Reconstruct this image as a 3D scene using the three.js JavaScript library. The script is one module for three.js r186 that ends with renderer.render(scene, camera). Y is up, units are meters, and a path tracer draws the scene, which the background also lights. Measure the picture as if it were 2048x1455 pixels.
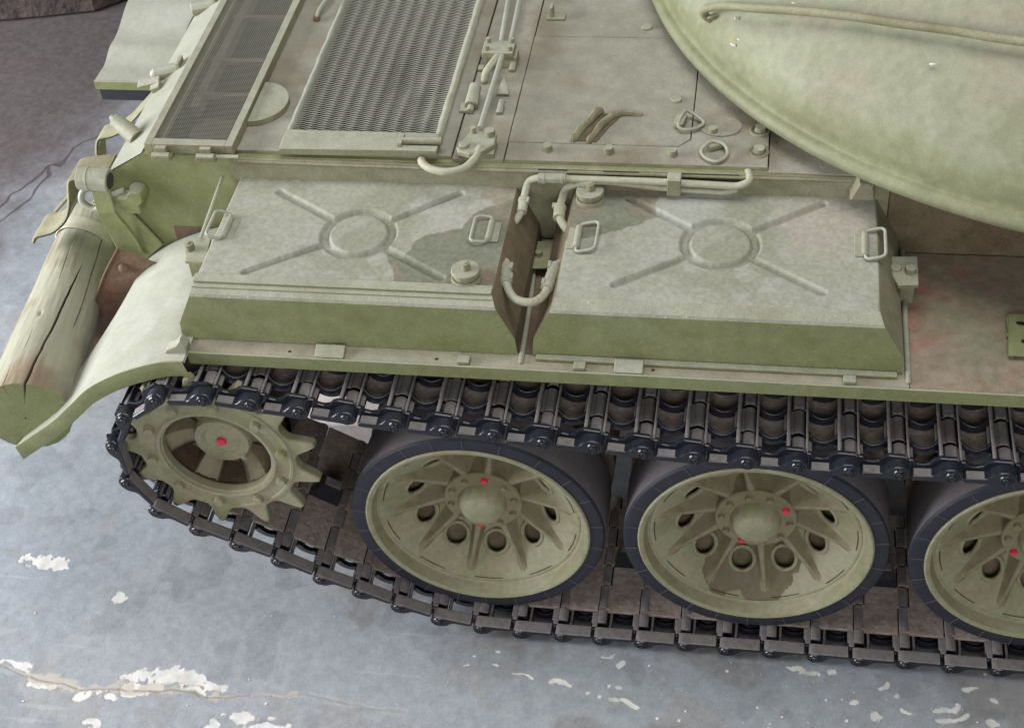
import * as THREE from 'three';
import { mergeGeometries, mergeVertices, toCreasedNormals } from 'three/addons/utils/BufferGeometryUtils.js';
import { RoundedBoxGeometry } from 'three/addons/geometries/RoundedBoxGeometry.js';
import { RectAreaLightUniformsLib } from 'three/addons/lights/RectAreaLightUniformsLib.js';

// ---------------------------------------------------------------- camera, light, exposure
const scene = new THREE.Scene();
const camera = new THREE.PerspectiveCamera(27.013, 1024 / 727, 0.05, 80);
camera.rotation.order = 'YXZ';
camera.position.set(0.8023, 3.9708, 2.9194);
camera.rotation.set(-0.7678, 0.221, -0.1034);
const renderer = new THREE.WebGLRenderer({ antialias: true });
renderer.setSize(1024, 727);
renderer.toneMapping = THREE.LinearToneMapping;
renderer.toneMappingExposure = 0.86;
renderer.shadowMap.enabled = true;
RectAreaLightUniformsLib.init();
scene.background = new THREE.Color(0.17, 0.17, 0.18);        // dim daylight of the hall all round

const hexm = (r, g, b) => new THREE.Color().setRGB(r, g, b);
function panelLight(name, x, y, z, w, h, tx, ty, tz, color, intensity) {
  const L = new THREE.RectAreaLight(color, intensity, w, h);
  L.position.set(x, y, z); L.lookAt(tx, ty, tz); L.castShadow = true; scene.add(L);
  const g = new THREE.PlaneGeometry(w, h);
  const m = new THREE.Mesh(g, new THREE.MeshStandardMaterial({ color: 0x000000, emissive: color, emissiveIntensity: Math.min(intensity, 1.2), side: THREE.FrontSide }));
  m.name = name; m.userData.kind = 'structure';
  const d = new THREE.Vector3(tx - x, ty - y, tz - z).normalize();
  m.position.set(x, y, z).addScaledVector(d, -0.03);
  m.lookAt(tx, ty, tz);
  scene.add(m);
}
panelLight('hall_doorway', -6.5, 2.5, 0.2, 4.5, 3.6, 0, 1.0, -0.3, hexm(1.0, 1.0, 1.03), 20);
panelLight('roof_light', 0.6, 6.6, -0.6, 5.0, 3.0, 0.5, 0, -0.3, hexm(1.0, 0.995, 0.975), 4.2);
panelLight('front_fill_panel', 1.6, 4.6, 7.5, 6.0, 2.6, 0.5, 0.6, 0, hexm(1.0, 0.995, 0.985), 5.6);  // added fill panel behind the camera, brightens wheels and lower track

// ---------------------------------------------------------------- noise and textures
function mulberry(a) { return () => { a |= 0; a = a + 0x6D2B79F5 | 0; let t = Math.imul(a ^ a >>> 15, 1 | a); t = t + Math.imul(t ^ t >>> 7, 61 | t) ^ t; return ((t ^ t >>> 14) >>> 0) / 4294967296; }; }
const rnd = mulberry(77);
const LAT = new Float32Array(256 * 256); { const r = mulberry(5); for (let i = 0; i < LAT.length; i++) LAT[i] = r(); }
function vn(x, y, per) {                                       // value noise, period in cells (<= 256)
  const xi = Math.floor(x), yi = Math.floor(y); let fx = x - xi, fy = y - yi;
  fx = fx * fx * (3 - 2 * fx); fy = fy * fy * (3 - 2 * fy);
  const w = (v) => ((v % per) + per) % per;
  const x0 = w(xi), x1 = w(xi + 1), y0 = w(yi) * 256, y1 = w(yi + 1) * 256;
  const a = LAT[y0 + x0], b = LAT[y0 + x1], c = LAT[y1 + x0], d = LAT[y1 + x1];
  return a + (b - a) * fx + (c - a) * fy + (a - b - c + d) * fx * fy;
}
function fbm(u, v, f, o = 4) {                                 // u, v in 0..1, f cells over that; tiles
  let s = 0, a = 0.5, n = 0;
  for (let i = 0; i < o; i++) { const p = Math.min(256, f); s += a * vn(u * p + i * 17, v * p + i * 31, p); n += a; a *= 0.5; f *= 2; if (f > 256) break; }
  return s / n;
}
const sst = (a, b, x) => { const t = Math.min(1, Math.max(0, (x - a) / (b - a))); return t * t * (3 - 2 * t); };
const mix3 = (a, b, t) => [a[0] + (b[0] - a[0]) * t, a[1] + (b[1] - a[1]) * t, a[2] + (b[2] - a[2]) * t];
function tex(size, fn, srgb = true, rep = 1) {
  const d = new Uint8Array(size * size * 4);
  for (let y = 0; y < size; y++) for (let x = 0; x < size; x++) {
    const c = fn((x + 0.5) / size, (y + 0.5) / size), k = (y * size + x) * 4;
    d[k] = Math.max(0, Math.min(255, c[0])); d[k + 1] = Math.max(0, Math.min(255, c[1])); d[k + 2] = Math.max(0, Math.min(255, c[2])); d[k + 3] = 255;
  }
  const t = new THREE.DataTexture(d, size, size); t.wrapS = t.wrapT = THREE.RepeatWrapping;
  t.magFilter = THREE.LinearFilter; t.minFilter = THREE.LinearMipmapLinearFilter; t.generateMipmaps = true;
  if (srgb) t.colorSpace = THREE.SRGBColorSpace;
  t.repeat.set(rep, rep); t.needsUpdate = true; return t;
}
// a mottled coat: base colour, two stain colours, grain
function coat(base, stainA, stainB, o = {}) {
  const { size = 512, metres = 1.2, grain = 9, a = 0.5, b = 0.5, fa = 4, fb = 9, fleck = 0.0, seed = 0, streak = 0 } = o;
  const r = mulberry(900 + seed);
  return tex(size, (u, v) => {
    const n1 = fbm(u + seed * 0.13, v + seed * 0.29, fa, 5), n2 = fbm(u + 0.4 + seed * 0.07, v + 0.7, fb, 5), n3 = fbm(u, v, 40, 3);
    let c = mix3(base, stainA, sst(0.46, 0.72, n1) * a);
    c = mix3(c, stainB, sst(0.5, 0.74, n2) * b);
    let g = (n3 - 0.5) * grain * 2.6 + (r() - 0.5) * grain * 2.4;
    if (streak) g += (fbm(u * 1, v, 3, 1) - 0.5) * 0 + (vn(u * 60, v * 4, 60) - 0.5) * streak;
    if (fleck && r() < fleck) g += 38 + r() * 30;
    return [c[0] + g, c[1] + g, c[2] + g];
  }, true, 1 / metres);
}
function bump(metres, f, o = 4, size = 512) {
  return tex(size, (u, v) => { const n = fbm(u, v, f, o) * 255; return [n, n, n]; }, false, 1 / metres);
}
const bumpFine = bump(0.5, 40, 3), bumpCast = bump(0.6, 10, 5);
const std = (o) => new THREE.MeshStandardMaterial({ roughness: 0.7, metalness: 0, side: THREE.DoubleSide, ...o });
const M = {
  olive: std({ map: coat([126, 131, 89], [134, 138, 102], [117, 122, 79], { grain: 7, a: 0.6, b: 0.5, fleck: 0.0006 }), roughness: 0.55, bumpMap: bumpFine, bumpScale: 0.0006 }),
  dust: std({ map: coat([150, 151, 133], [138, 138, 117], [158, 158, 144], { grain: 8, seed: 2, fleck: 0.0012 }), roughness: 0.85, bumpMap: bumpFine, bumpScale: 0.0008 }),
  pale: std({ map: coat([157, 159, 146], [147, 149, 132], [165, 167, 157], { grain: 6, seed: 3 }), roughness: 0.45, bumpMap: bumpFine, bumpScale: 0.0004 }),
  deck: std({ map: coat([143, 141, 127], [125, 115, 97], [150, 149, 138], { metres: 1.7, size: 1024, grain: 9, a: 0.9, b: 0.6, seed: 4, fleck: 0.0008 }), roughness: 0.88, bumpMap: bumpFine, bumpScale: 0.0010 }),
  side: std({ map: coat([132, 131, 104], [116, 110, 86], [144, 143, 122], { grain: 9, a: 0.8, seed: 5 }), roughness: 0.8, bumpMap: bumpFine, bumpScale: 0.0008 }),
  floorplate: std({ map: coat([154, 152, 132], [140, 133, 112], [148, 138, 122], { metres: 1.5, size: 1024, grain: 10, a: 0.9, b: 0.75, fb: 5, seed: 6, fleck: 0.002 }), roughness: 0.85, bumpMap: bumpFine, bumpScale: 0.0010 }),
  rust: std({ map: coat([102, 84, 66], [110, 74, 56], [94, 88, 68], { grain: 10, a: 0.8, b: 0.7, seed: 7 }), roughness: 0.85, bumpMap: bumpFine, bumpScale: 0.0012 }),
  wheel: std({ map: coat([152, 150, 122], [134, 134, 98], [150, 138, 113], { metres: 0.5, grain: 9, seed: 8, a: 0.8, b: 0.7, fb: 6, fleck: 0.0015 }), roughness: 0.6, bumpMap: bumpFine, bumpScale: 0.0006 }),
  wheelRib: std({ map: coat([138, 131, 105], [120, 110, 84], [147, 140, 118], { metres: 0.6, grain: 7, seed: 9, a: 0.8 }), roughness: 0.65, bumpMap: bumpFine, bumpScale: 0.0006 }),
  rubber: std({ map: coat([42, 43, 54], [36, 37, 46], [50, 51, 60], { grain: 4, seed: 10 }), roughness: 0.6 }),
  tread: std({ map: coat([122, 116, 118], [108, 104, 108], [130, 124, 122], { grain: 6, seed: 11 }), roughness: 0.9, bumpMap: bumpFine, bumpScale: 0.0006 }),
  black: std({ map: coat([36, 38, 46], [30, 32, 40], [58, 56, 58], { grain: 5, seed: 12, metres: 0.5 }), roughness: 0.2, bumpMap: bumpCast, bumpScale: 0.0006 }),
  trackDust: std({ map: coat([116, 111, 110], [100, 91, 86], [126, 122, 122], { grain: 10, seed: 13, metres: 0.6 }), roughness: 0.7, bumpMap: bumpFine, bumpScale: 0.0012 }),
  dirt: std({ map: coat([148, 135, 126], [126, 110, 100], [158, 150, 146], { grain: 16, seed: 14, metres: 0.6 }), roughness: 0.95, bumpMap: bumpFine, bumpScale: 0.0025 }),
  wire: std({ color: hexm(0.32, 0.315, 0.26), roughness: 0.6 }),
  dark: std({ map: coat([54, 51, 45], [44, 40, 34], [66, 62, 56], { grain: 10, seed: 15, fleck: 0.003 }), roughness: 0.95 }),
  louvre: std({ map: coat([98, 91, 82], [82, 74, 64], [112, 106, 98], { grain: 12, seed: 16, fleck: 0.006 }), roughness: 0.9 }),
  red: std({ color: hexm(0.80, 0.035, 0.075), roughness: 0.5 }),
  hose: std({ map: coat([164, 164, 142], [150, 148, 124], [172, 172, 158], { grain: 8, seed: 17, metres: 0.4 }), roughness: 0.8 }),
  block: std({ map: coat([214, 204, 200], [196, 182, 178], [222, 216, 212], { grain: 9, seed: 18, metres: 0.5 }), roughness: 0.9 }),
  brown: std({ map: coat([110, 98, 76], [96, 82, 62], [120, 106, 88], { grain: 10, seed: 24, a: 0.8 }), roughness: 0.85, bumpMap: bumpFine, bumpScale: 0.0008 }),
  hull: std({ map: coat([104, 84, 70], [92, 66, 54], [116, 104, 88], { grain: 9, seed: 19, a: 0.8 }), roughness: 0.9 }),
  fenderRed: std({ map: coat([139, 127, 108], [156, 86, 80], [122, 128, 104], { metres: 0.9, size: 1024, grain: 12, a: 1.0, b: 0.7, fa: 3, fb: 6, seed: 23, fleck: 0.003 }), roughness: 0.85, bumpMap: bumpFine, bumpScale: 0.0010 }),
  wall: std({ map: coat([62, 52, 52], [48, 40, 42], [78, 64, 58], { grain: 10, seed: 20 }), roughness: 0.95, bumpMap: bumpCast, bumpScale: 0.02 }),
};

// ---------------------------------------------------------------- geometry helpers
function boxUV(g) {                                            // uv in metres by the way each face points
  if (g.index) g = g.toNonIndexed();
  const p = g.attributes.position, uv = new Float32Array(p.count * 2), a = new THREE.Vector3(), b = new THREE.Vector3(), c = new THREE.Vector3();
  for (let i = 0; i < p.count; i += 3) {
    a.fromBufferAttribute(p, i); b.fromBufferAttribute(p, i + 1); c.fromBufferAttribute(p, i + 2);
    const n = b.clone().sub(a).cross(c.clone().sub(a)), ax = Math.abs(n.x), ay = Math.abs(n.y), az = Math.abs(n.z);
    [a, b, c].forEach((q, k) => {
      const [u, v] = ay >= ax && ay >= az ? [q.x, q.z] : ax >= az ? [q.z, q.y] : [q.x, q.y];
      uv[(i + k) * 2] = u + 0.37; uv[(i + k) * 2 + 1] = v + 0.21;
    });
  }
  g.setAttribute('uv', new THREE.BufferAttribute(uv, 2));
  return g;
}
function clean(g) { g = g.index ? g.toNonIndexed() : g; for (const k of Object.keys(g.attributes)) if (!['position', 'normal', 'uv'].includes(k)) g.deleteAttribute(k); if (!g.attributes.normal) g.computeVertexNormals(); g.clearGroups(); if (!g.attributes.uv) g.setAttribute('uv', new THREE.BufferAttribute(new Float32Array(g.attributes.position.count * 2), 2)); return g; }
const merge = (list) => list.length === 1 ? clean(list[0]) : mergeGeometries(list.map(clean));
function obj(name, geos, m, parent, extra) {
  const g = boxUV(merge([].concat(geos)));
  const o = new THREE.Mesh(g, m); o.name = name; o.castShadow = o.receiveShadow = true;
  if (extra) Object.assign(o.userData, extra);
  parent.add(o); return o;
}
// split one geometry into two material groups: faces that look along `up` and the rest
function twoTone(geos, up, cut = 0.7) {
  const g = boxUV(merge([].concat(geos))), p = g.attributes.position, A = [], B = [];
  const a = new THREE.Vector3(), b = new THREE.Vector3(), c = new THREE.Vector3();
  for (let i = 0; i < p.count; i += 3) {
    a.fromBufferAttribute(p, i); b.fromBufferAttribute(p, i + 1); c.fromBufferAttribute(p, i + 2);
    const n = b.clone().sub(a).cross(c.clone().sub(a)).normalize();
    (n.dot(up) > cut ? A : B).push(i, i + 1, i + 2);
  }
  g.setIndex([...A, ...B]); g.addGroup(0, A.length, 0); g.addGroup(A.length, B.length, 1);
  return g;
}
const UPV = new THREE.Vector3(0, 1, 0);
function objTop(name, geos, mTop, mSide, parent, cut = 0.7) {
  const g = twoTone(geos, UPV, cut);
  const o = new THREE.Mesh(g, [mTop, mSide]); o.name = name; o.castShadow = o.receiveShadow = true; parent.add(o); return o;
}
function group(name, parent, x = 0, y = 0, z = 0) { const o = new THREE.Group(); o.name = name; o.position.set(x, y, z); parent.add(o); return o; }
const T = (g, x, y, z, rx = 0, ry = 0, rz = 0) => g.applyMatrix4(new THREE.Matrix4().makeRotationFromEuler(new THREE.Euler(rx, ry, rz, 'XYZ')).setPosition(x, y, z));
function box(x0, x1, y0, y1, z0, z1, r = 0.002) {
  const w = Math.abs(x1 - x0), h = Math.abs(y1 - y0), d = Math.abs(z1 - z0), k = Math.min(r, w / 2.2, h / 2.2, d / 2.2);
  const g = new RoundedBoxGeometry(w, h, d, 1, k); g.translate((x0 + x1) / 2, (y0 + y1) / 2, (z0 + z1) / 2); return g;
}
function rbox(w, h, d, x, y, z, rx = 0, ry = 0, rz = 0, r = 0.002) { return T(new RoundedBoxGeometry(w, h, d, 1, Math.min(r, w / 2.2, h / 2.2, d / 2.2)), x, y, z, rx, ry, rz); }
function cyl(r0, r1, a, b, seg = 20) {                          // cylinder from point a (radius r0) to b (radius r1)
  const A = new THREE.Vector3(...a), B = new THREE.Vector3(...b), d = B.clone().sub(A), L = d.length();
  const bev = Math.min(0.0018, L * 0.2, Math.max(r0, r1) * 0.25);
  const pts = [[0, 0], [r0 - bev, 0], [r0, bev], [r1, L - bev], [r1 - bev, L], [0, L]].map(([x, y]) => new THREE.Vector2(Math.max(x, 0), y));
  let g = new THREE.LatheGeometry(pts, seg); g = toCreasedNormals(g, 0.6);
  const q = new THREE.Quaternion().setFromUnitVectors(UPV, d.normalize());
  return g.applyMatrix4(new THREE.Matrix4().compose(A, q, new THREE.Vector3(1, 1, 1)));
}
function hex(r, h, x, y, z, turn = 0, tilt = 0) { const g = new THREE.CylinderGeometry(r * 0.9, r, h, 6); return T(g.toNonIndexed(), x, y + h / 2, z, tilt, turn, 0); }
function tube(pts, r, seg = 48, rad = 10, closed = false, tension = 0.5) {
  const c = new THREE.CatmullRomCurve3(pts.map((p) => new THREE.Vector3(...p)), closed, 'catmullrom', tension);
  const list = [new THREE.TubeGeometry(c, seg, r, rad, closed)];
  if (!closed) for (const p of [pts[0], pts[pts.length - 1]]) list.push(T(new THREE.SphereGeometry(r * 0.98, 8, 6), ...p));
  return merge(list);
}
function roundPath(pts, rad, n = 5) {                          // corner-rounded polyline
  const P = pts.map((p) => new THREE.Vector3(...p)), out = [P[0].toArray()];
  for (let i = 1; i < P.length - 1; i++) {
    const a = P[i - 1].clone().sub(P[i]), b = P[i + 1].clone().sub(P[i]), k = Math.min(rad, a.length() * 0.45, b.length() * 0.45);
    const s = P[i].clone().addScaledVector(a.normalize(), k), e = P[i].clone().addScaledVector(b.normalize(), k);
    for (let j = 0; j <= n; j++) { const t = j / n; out.push(new THREE.Vector3().addScaledVector(s, (1 - t) ** 2).addScaledVector(P[i], 2 * t * (1 - t)).addScaledVector(e, t * t).toArray()); }
  }
  out.push(P[P.length - 1].toArray()); return out;
}
function pipe(pts, r, rad = 0.03, radial = 10) {
  const q = roundPath(pts, rad), c = new THREE.CurvePath(); const V = q.map((p) => new THREE.Vector3(...p));
  for (let i = 0; i < V.length - 1; i++) if (V[i].distanceTo(V[i + 1]) > 1e-5) c.add(new THREE.LineCurve3(V[i], V[i + 1]));
  const list = [new THREE.TubeGeometry(c, q.length * 3, r, radial, false)];
  for (const p of [q[0], q[q.length - 1]]) list.push(T(new THREE.SphereGeometry(r * 0.98, 8, 6), ...p));
  return merge(list);
}
function quads(rows, flip = false) {                            // surface through rows of points
  const pos = [], idx = [], n = rows[0].length;
  rows.forEach((r) => r.forEach((p) => pos.push(...p)));
  for (let i = 0; i < rows.length - 1; i++) for (let j = 0; j < n - 1; j++) { const a = i * n + j, b = a + 1, c = a + n, d = c + 1; flip ? idx.push(a, c, b, b, c, d) : idx.push(a, b, c, b, d, c); }
  const g = new THREE.BufferGeometry(); g.setAttribute('position', new THREE.Float32BufferAttribute(pos, 3)); g.setIndex(idx); g.computeVertexNormals(); return g;
}
function poly(pts, depth, bevel = 0.002) {                      // extrude an (x, y) outline along +z
  const s = new THREE.Shape(pts.map((p) => new THREE.Vector2(...p)));
  return new THREE.ExtrudeGeometry(s, { depth: depth - 2 * bevel, bevelEnabled: bevel > 0, bevelThickness: bevel, bevelSize: bevel, bevelSegments: 1, curveSegments: 10 }).translate(0, 0, bevel);
}
function plateXZ(pts, y0, y1, holes = [], bevel = 0.0015) {     // horizontal plate from (x, z) outline
  const s = new THREE.Shape(pts.map(([x, z]) => new THREE.Vector2(x, -z)));
  for (const h of holes) s.holes.push(new THREE.Path(h.map(([x, z]) => new THREE.Vector2(x, -z))));
  const g = new THREE.ExtrudeGeometry(s, { depth: y1 - y0 - 2 * bevel, bevelEnabled: true, bevelThickness: bevel, bevelSize: bevel, bevelOffset: -bevel, bevelSegments: 1 });
  return g.rotateX(-Math.PI / 2).translate(0, y0 + bevel, 0);
}
const rectXZ = (x0, x1, z0, z1) => [[x0, z0], [x1, z0], [x1, z1], [x0, z1]];

// ---------------------------------------------------------------- floor and background
const CHIP = [[-0.98, 0.395, 0.125, 0.042], [-0.86, 0.400, 0.085, 0.020], [-1.06, 0.445, 0.05, 0.024], [-0.90, 0.448, 0.06, 0.012], [-1.16, 0.478, 0.035, 0.016], [-1.24, 0.460, 0.04, 0.02],
  [-1.58, 0.005, 0.055, 0.026], [-1.51, 0.01, 0.03, 0.03], [-1.30, 0.105, 0.020, 0.026], [-1.374, 0.464, 0.045, 0.018], [-0.68, 0.515, 0.075, 0.022], [-0.60, 0.545, 0.05, 0.02], [-0.80, 0.535, 0.03, 0.03], [-1.174, 0.60, 0.02, 0.016], [-1.48, 0.415, 0.08, 0.014],
  [0.16, 0.315, 0.03, 0.011], [0.25, 0.318, 0.035, 0.015], [0.335, 0.32, 0.022, 0.012], [0.395, 0.328, 0.02, 0.013], [0.465, 0.335, 0.026, 0.016], [0.52, 0.332, 0.034, 0.014], [0.425, 0.275, 0.016, 0.012], [0.475, 0.275, 0.02, 0.01], [0.445, 0.205, 0.035, 0.012], [0.38, 0.18, 0.03, 0.008],
  [0.96, 0.178, 0.04, 0.011], [1.0, 0.19, 0.03, 0.010], [1.06, 0.178, 0.03, 0.01], [1.14, 0.275, 0.03, 0.012], [1.245, 0.212, 0.022, 0.014], [1.22, 0.325, 0.035, 0.017], [1.33, 0.28, 0.018, 0.010], [1.43, 0.30, 0.05, 0.015], [1.475, 0.22, 0.022, 0.010], [1.55, 0.25, 0.03, 0.012], [1.30, 0.235, 0.016, 0.012], [1.40, 0.26, 0.025, 0.012], [1.52, 0.33, 0.03, 0.02], [0.10, 0.26, 0.02, 0.006], [-0.05, 0.27, 0.018, 0.006], [0.06, 0.2, 0.012, 0.006], [-0.02, 0.22, 0.012, 0.008]];
const CRACK = [[[-1.75, 0.415], [-1.54, 0.428], [-1.43, 0.440], [-1.26, 0.448], [-1.06, 0.456], [-0.83, 0.452], [-0.62, 0.43], [-0.2, 0.44]], [[-2.9, -1.55], [-2.6, -1.75], [-2.51, -1.93], [-2.43, -2.09], [-2.35, -2.22], [-2.34, -2.34], [-2.22, -2.47], [-2.05, -2.62]], [[-2.47, -1.82], [-2.40, -1.98], [-2.36, -2.19]]];
const segd = (x, z, a, b) => { const vx = b[0] - a[0], vz = b[1] - a[1], t = Math.max(0, Math.min(1, ((x - a[0]) * vx + (z - a[1]) * vz) / (vx * vx + vz * vz))); return Math.hypot(x - a[0] - t * vx, z - a[1] - t * vz); };
const FS = 6.4, FX = -3.6, FZ = -4.6, FN = 2048;                // metres the floor picture covers and its corner
const floorHeight = new Uint8Array(FN * FN * 4);
const floorMap = (() => {
  const d = new Uint8Array(FN * FN * 4), r = mulberry(41);
  for (let j = 0; j < FN; j++) for (let i = 0; i < FN; i++) {
    const u = (i + 0.5) / FN, v = (j + 0.5) / FN, x = FX + u * FS, z = FZ + v * FS;
    const n1 = fbm(u, v, 5, 5), n2 = fbm(u + 0.3, v + 0.6, 14, 5), n3 = fbm(u * 4, v * 4, 64, 3), n4 = fbm(u + 0.5, v, 30, 4);
    let c = mix3([139, 146, 153], [143, 148, 153], sst(0.4, 0.65, n1));
    c = mix3(c, [132, 141, 148], sst(0.5, 0.7, n2) * 0.3);
    c = mix3(c, [136, 131, 126], sst(0.54, 0.62, fbm(u + 0.11, v + 0.47, 22, 6)) * 0.3);
    c = mix3(c, [116, 121, 128], sst(0.60, 0.66, fbm(u + 0.61, v * 1.0 + 0.27, 48, 4)) * 0.35);
    const farBrown = sst(0.35, 0.65, n1 * 0.5 + n4 * 0.2 + 0.65 - 0.42 * (x + 2.9) - 0.16 * (z + 3.0));   // browner and darker towards the far left
    c = mix3(c, [72, 63, 62], farBrown * 0.80);
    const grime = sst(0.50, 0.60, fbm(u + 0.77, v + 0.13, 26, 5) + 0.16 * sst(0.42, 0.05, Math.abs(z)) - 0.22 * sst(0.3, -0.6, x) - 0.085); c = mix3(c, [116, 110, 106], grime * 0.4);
    let h = 150 + (n3 - 0.5) * 40;
    const sc = vn(u * 14 + n2 * 2, v * 250, 256), g = (n3 - 0.5) * 22 + (r() - 0.5) * 16 + (sc > 0.93 ? 9 : 0) - (r() < 0.004 ? 30 : 0); c = [c[0] + g, c[1] + g, c[2] + g];
    let chip = 0;
    const wx = (fbm(u + 0.2, v + 0.9, 44, 5) - 0.5) * 0.16, wz = (fbm(u + 0.7, v + 0.1, 44, 5) - 0.5) * 0.11, hf = (fbm(u * 5 + 0.15, v * 5 + 0.35, 64, 3) - 0.5) * 1.5;
    for (const [cx, cz, a0, b0] of CHIP) { const a = a0 * (cx > -0.3 ? 0.72 : 1), b = b0 * (cx > -0.3 ? 0.72 : 1); const dx = x + wx - cx, dz = z + wz - cz; if (Math.abs(dx) > a * 1.8 + 0.02 || Math.abs(dz) > b * 1.8 + 0.02) continue; const e = Math.hypot(dx / a, dz / b); chip = Math.max(chip, sst(1.05, 0.9, e + hf)); }
    const sp = vn(u * 256 * 1.0, v * 256, 256); if (n2 > 0.55 && sp > 0.955 && n4 > 0.52 && farBrown < 0.3 && x > -0.2 && z > 0.1) chip = Math.max(chip, sst(0.955, 0.97, sp));
    if (chip > 0) { const k = fbm(u * 5 + 0.35, v * 5 + 0.2, 50, 3); const rim = chip * (1 - chip) * 4; c = mix3(c, [200 + k * 46 - 18 + (r() - 0.5) * 14, 200 + k * 44 - 18 + (r() - 0.5) * 12, 194 + k * 44 - 18], chip * 0.92); c = mix3(c, [140, 134, 126], rim * 0.5); h -= chip * 70 + (k - 0.5) * 60 * chip; }
    CRACK.forEach((L, ci) => {
      for (let s = 0; s < L.length - 1; s++) {
        if (Math.min(L[s][0], L[s + 1][0]) - 0.1 > x || Math.max(L[s][0], L[s + 1][0]) + 0.1 < x || Math.min(L[s][1], L[s + 1][1]) - 0.1 > z || Math.max(L[s][1], L[s + 1][1]) + 0.1 < z) continue;
        const dd = segd(x + wx * 0.6, z + wz * 0.6, L[s], L[s + 1]);
        if (ci === 0) { const w = 0.004 + 0.030 * sst(0.42, 0.7, fbm(u + 0.6, v + 0.6, 40, 4)) * (x < -0.8 ? 1 : 0.25); c = mix3(c, [180, 172, 160], sst(1.1, 0.8, dd / w + hf * 1.2) * 0.7 * (x < -0.55 ? 1 : 0.3)); h -= sst(0.006, 0.002, dd) * 90; c = mix3(c, [120, 112, 100], sst(0.005, 0.002, dd) * 0.6 * (x < -0.7 ? 1 : 0.3)); }
        else { c = mix3(c, [70, 64, 66], sst(0.010, 0.003, dd) * 0.8); h -= sst(0.01, 0.003, dd) * 120; }
      }
    });
    const k = (j * FN + i) * 4; d[k] = Math.max(0, Math.min(255, c[0])); d[k + 1] = Math.max(0, Math.min(255, c[1])); d[k + 2] = Math.max(0, Math.min(255, c[2])); d[k + 3] = 255;
    floorHeight[k] = floorHeight[k + 1] = floorHeight[k + 2] = Math.max(0, h); floorHeight[k + 3] = 255;
  }
  const t = new THREE.DataTexture(d, FN, FN); t.colorSpace = THREE.SRGBColorSpace; return t;
})();
const floorBump = new THREE.DataTexture(floorHeight, FN, FN);
for (const t of [floorMap, floorBump]) { t.wrapS = t.wrapT = THREE.MirroredRepeatWrapping; t.magFilter = THREE.LinearFilter; t.minFilter = THREE.LinearMipmapLinearFilter; t.generateMipmaps = true; t.needsUpdate = true; }
{
  const g = new THREE.PlaneGeometry(22, 20, 1, 1).rotateX(-Math.PI / 2).translate(0, 0, -1);
  const p = g.attributes.position, uv = g.attributes.uv;
  for (let i = 0; i < p.count; i++) uv.setXY(i, (p.getX(i) - FX) / FS, (p.getZ(i) - FZ) / FS);
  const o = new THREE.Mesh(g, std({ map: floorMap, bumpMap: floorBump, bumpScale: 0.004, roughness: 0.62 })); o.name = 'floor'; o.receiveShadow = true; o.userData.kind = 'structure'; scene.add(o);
}
{                                                               // foot of the dark wall behind
  const pts = [[-6, -3.1], [-3.1, -3.40], [-2.9, -3.44], [-2.64, -3.50], [-2.48, -3.64], [-2.2, -4.2], [-2.2, -5], [-6, -5]];
  const o = obj('wall', plateXZ(pts, 0, 1.6, [], 0.02), M.wall, scene); o.userData.kind = 'structure';
}
{
  const o = new THREE.Group(); o.name = 'support_block'; o.position.set(-0.69, 0, -0.76); scene.add(o);
  o.userData = { label: 'white chipped block on the floor behind the drive sprocket, seen under the upper track', category: 'block' };
  obj('block_body', [rbox(0.52, 0.13, 0.30, 0, 0.065, 0, 0, 0.04, 0, 0.008)], M.block, o);
  obj('stone', [rbox(0.11, 0.05, 0.07, -0.06, 0.156, -0.08, 0.05, 0.3, 0.04, 0.015)], M.trackDust, o);
  obj('stone', [rbox(0.07, 0.045, 0.06, 0.10, 0.153, -0.07, 0.0, 0.7, 0.04, 0.015)], M.trackDust, o);
}

{                                                               // loose paint flakes and grit on the floor
  const L = [], r = mulberry(92);
  for (let i = 0; i < 90; i++) {
    const cl = i < 50 ? [0.35 + r() * 1.2, 0.20 + r() * 0.20] : i < 65 ? [-1.2 + r() * 0.6, 0.36 + r() * 0.14] : [-1.8 + r() * 3.4, 0.10 + r() * 0.5], s = 0.0012 + 0.0045 * r() ** 3;
    const g = new THREE.CylinderGeometry(s, s * 1.15, 0.0010, 5).toNonIndexed().scale(1, 1, 0.6 + r() * 0.6).rotateY(r() * 6); g.computeVertexNormals(); L.push(g.translate(cl[0], 0.0012, cl[1]));
  }
  const o = obj('paint_flakes', L, M.block, scene); o.userData = { kind: 'stuff', label: 'small pale paint flakes and grit scattered on the floor beside the track', category: 'debris' };
}

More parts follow.
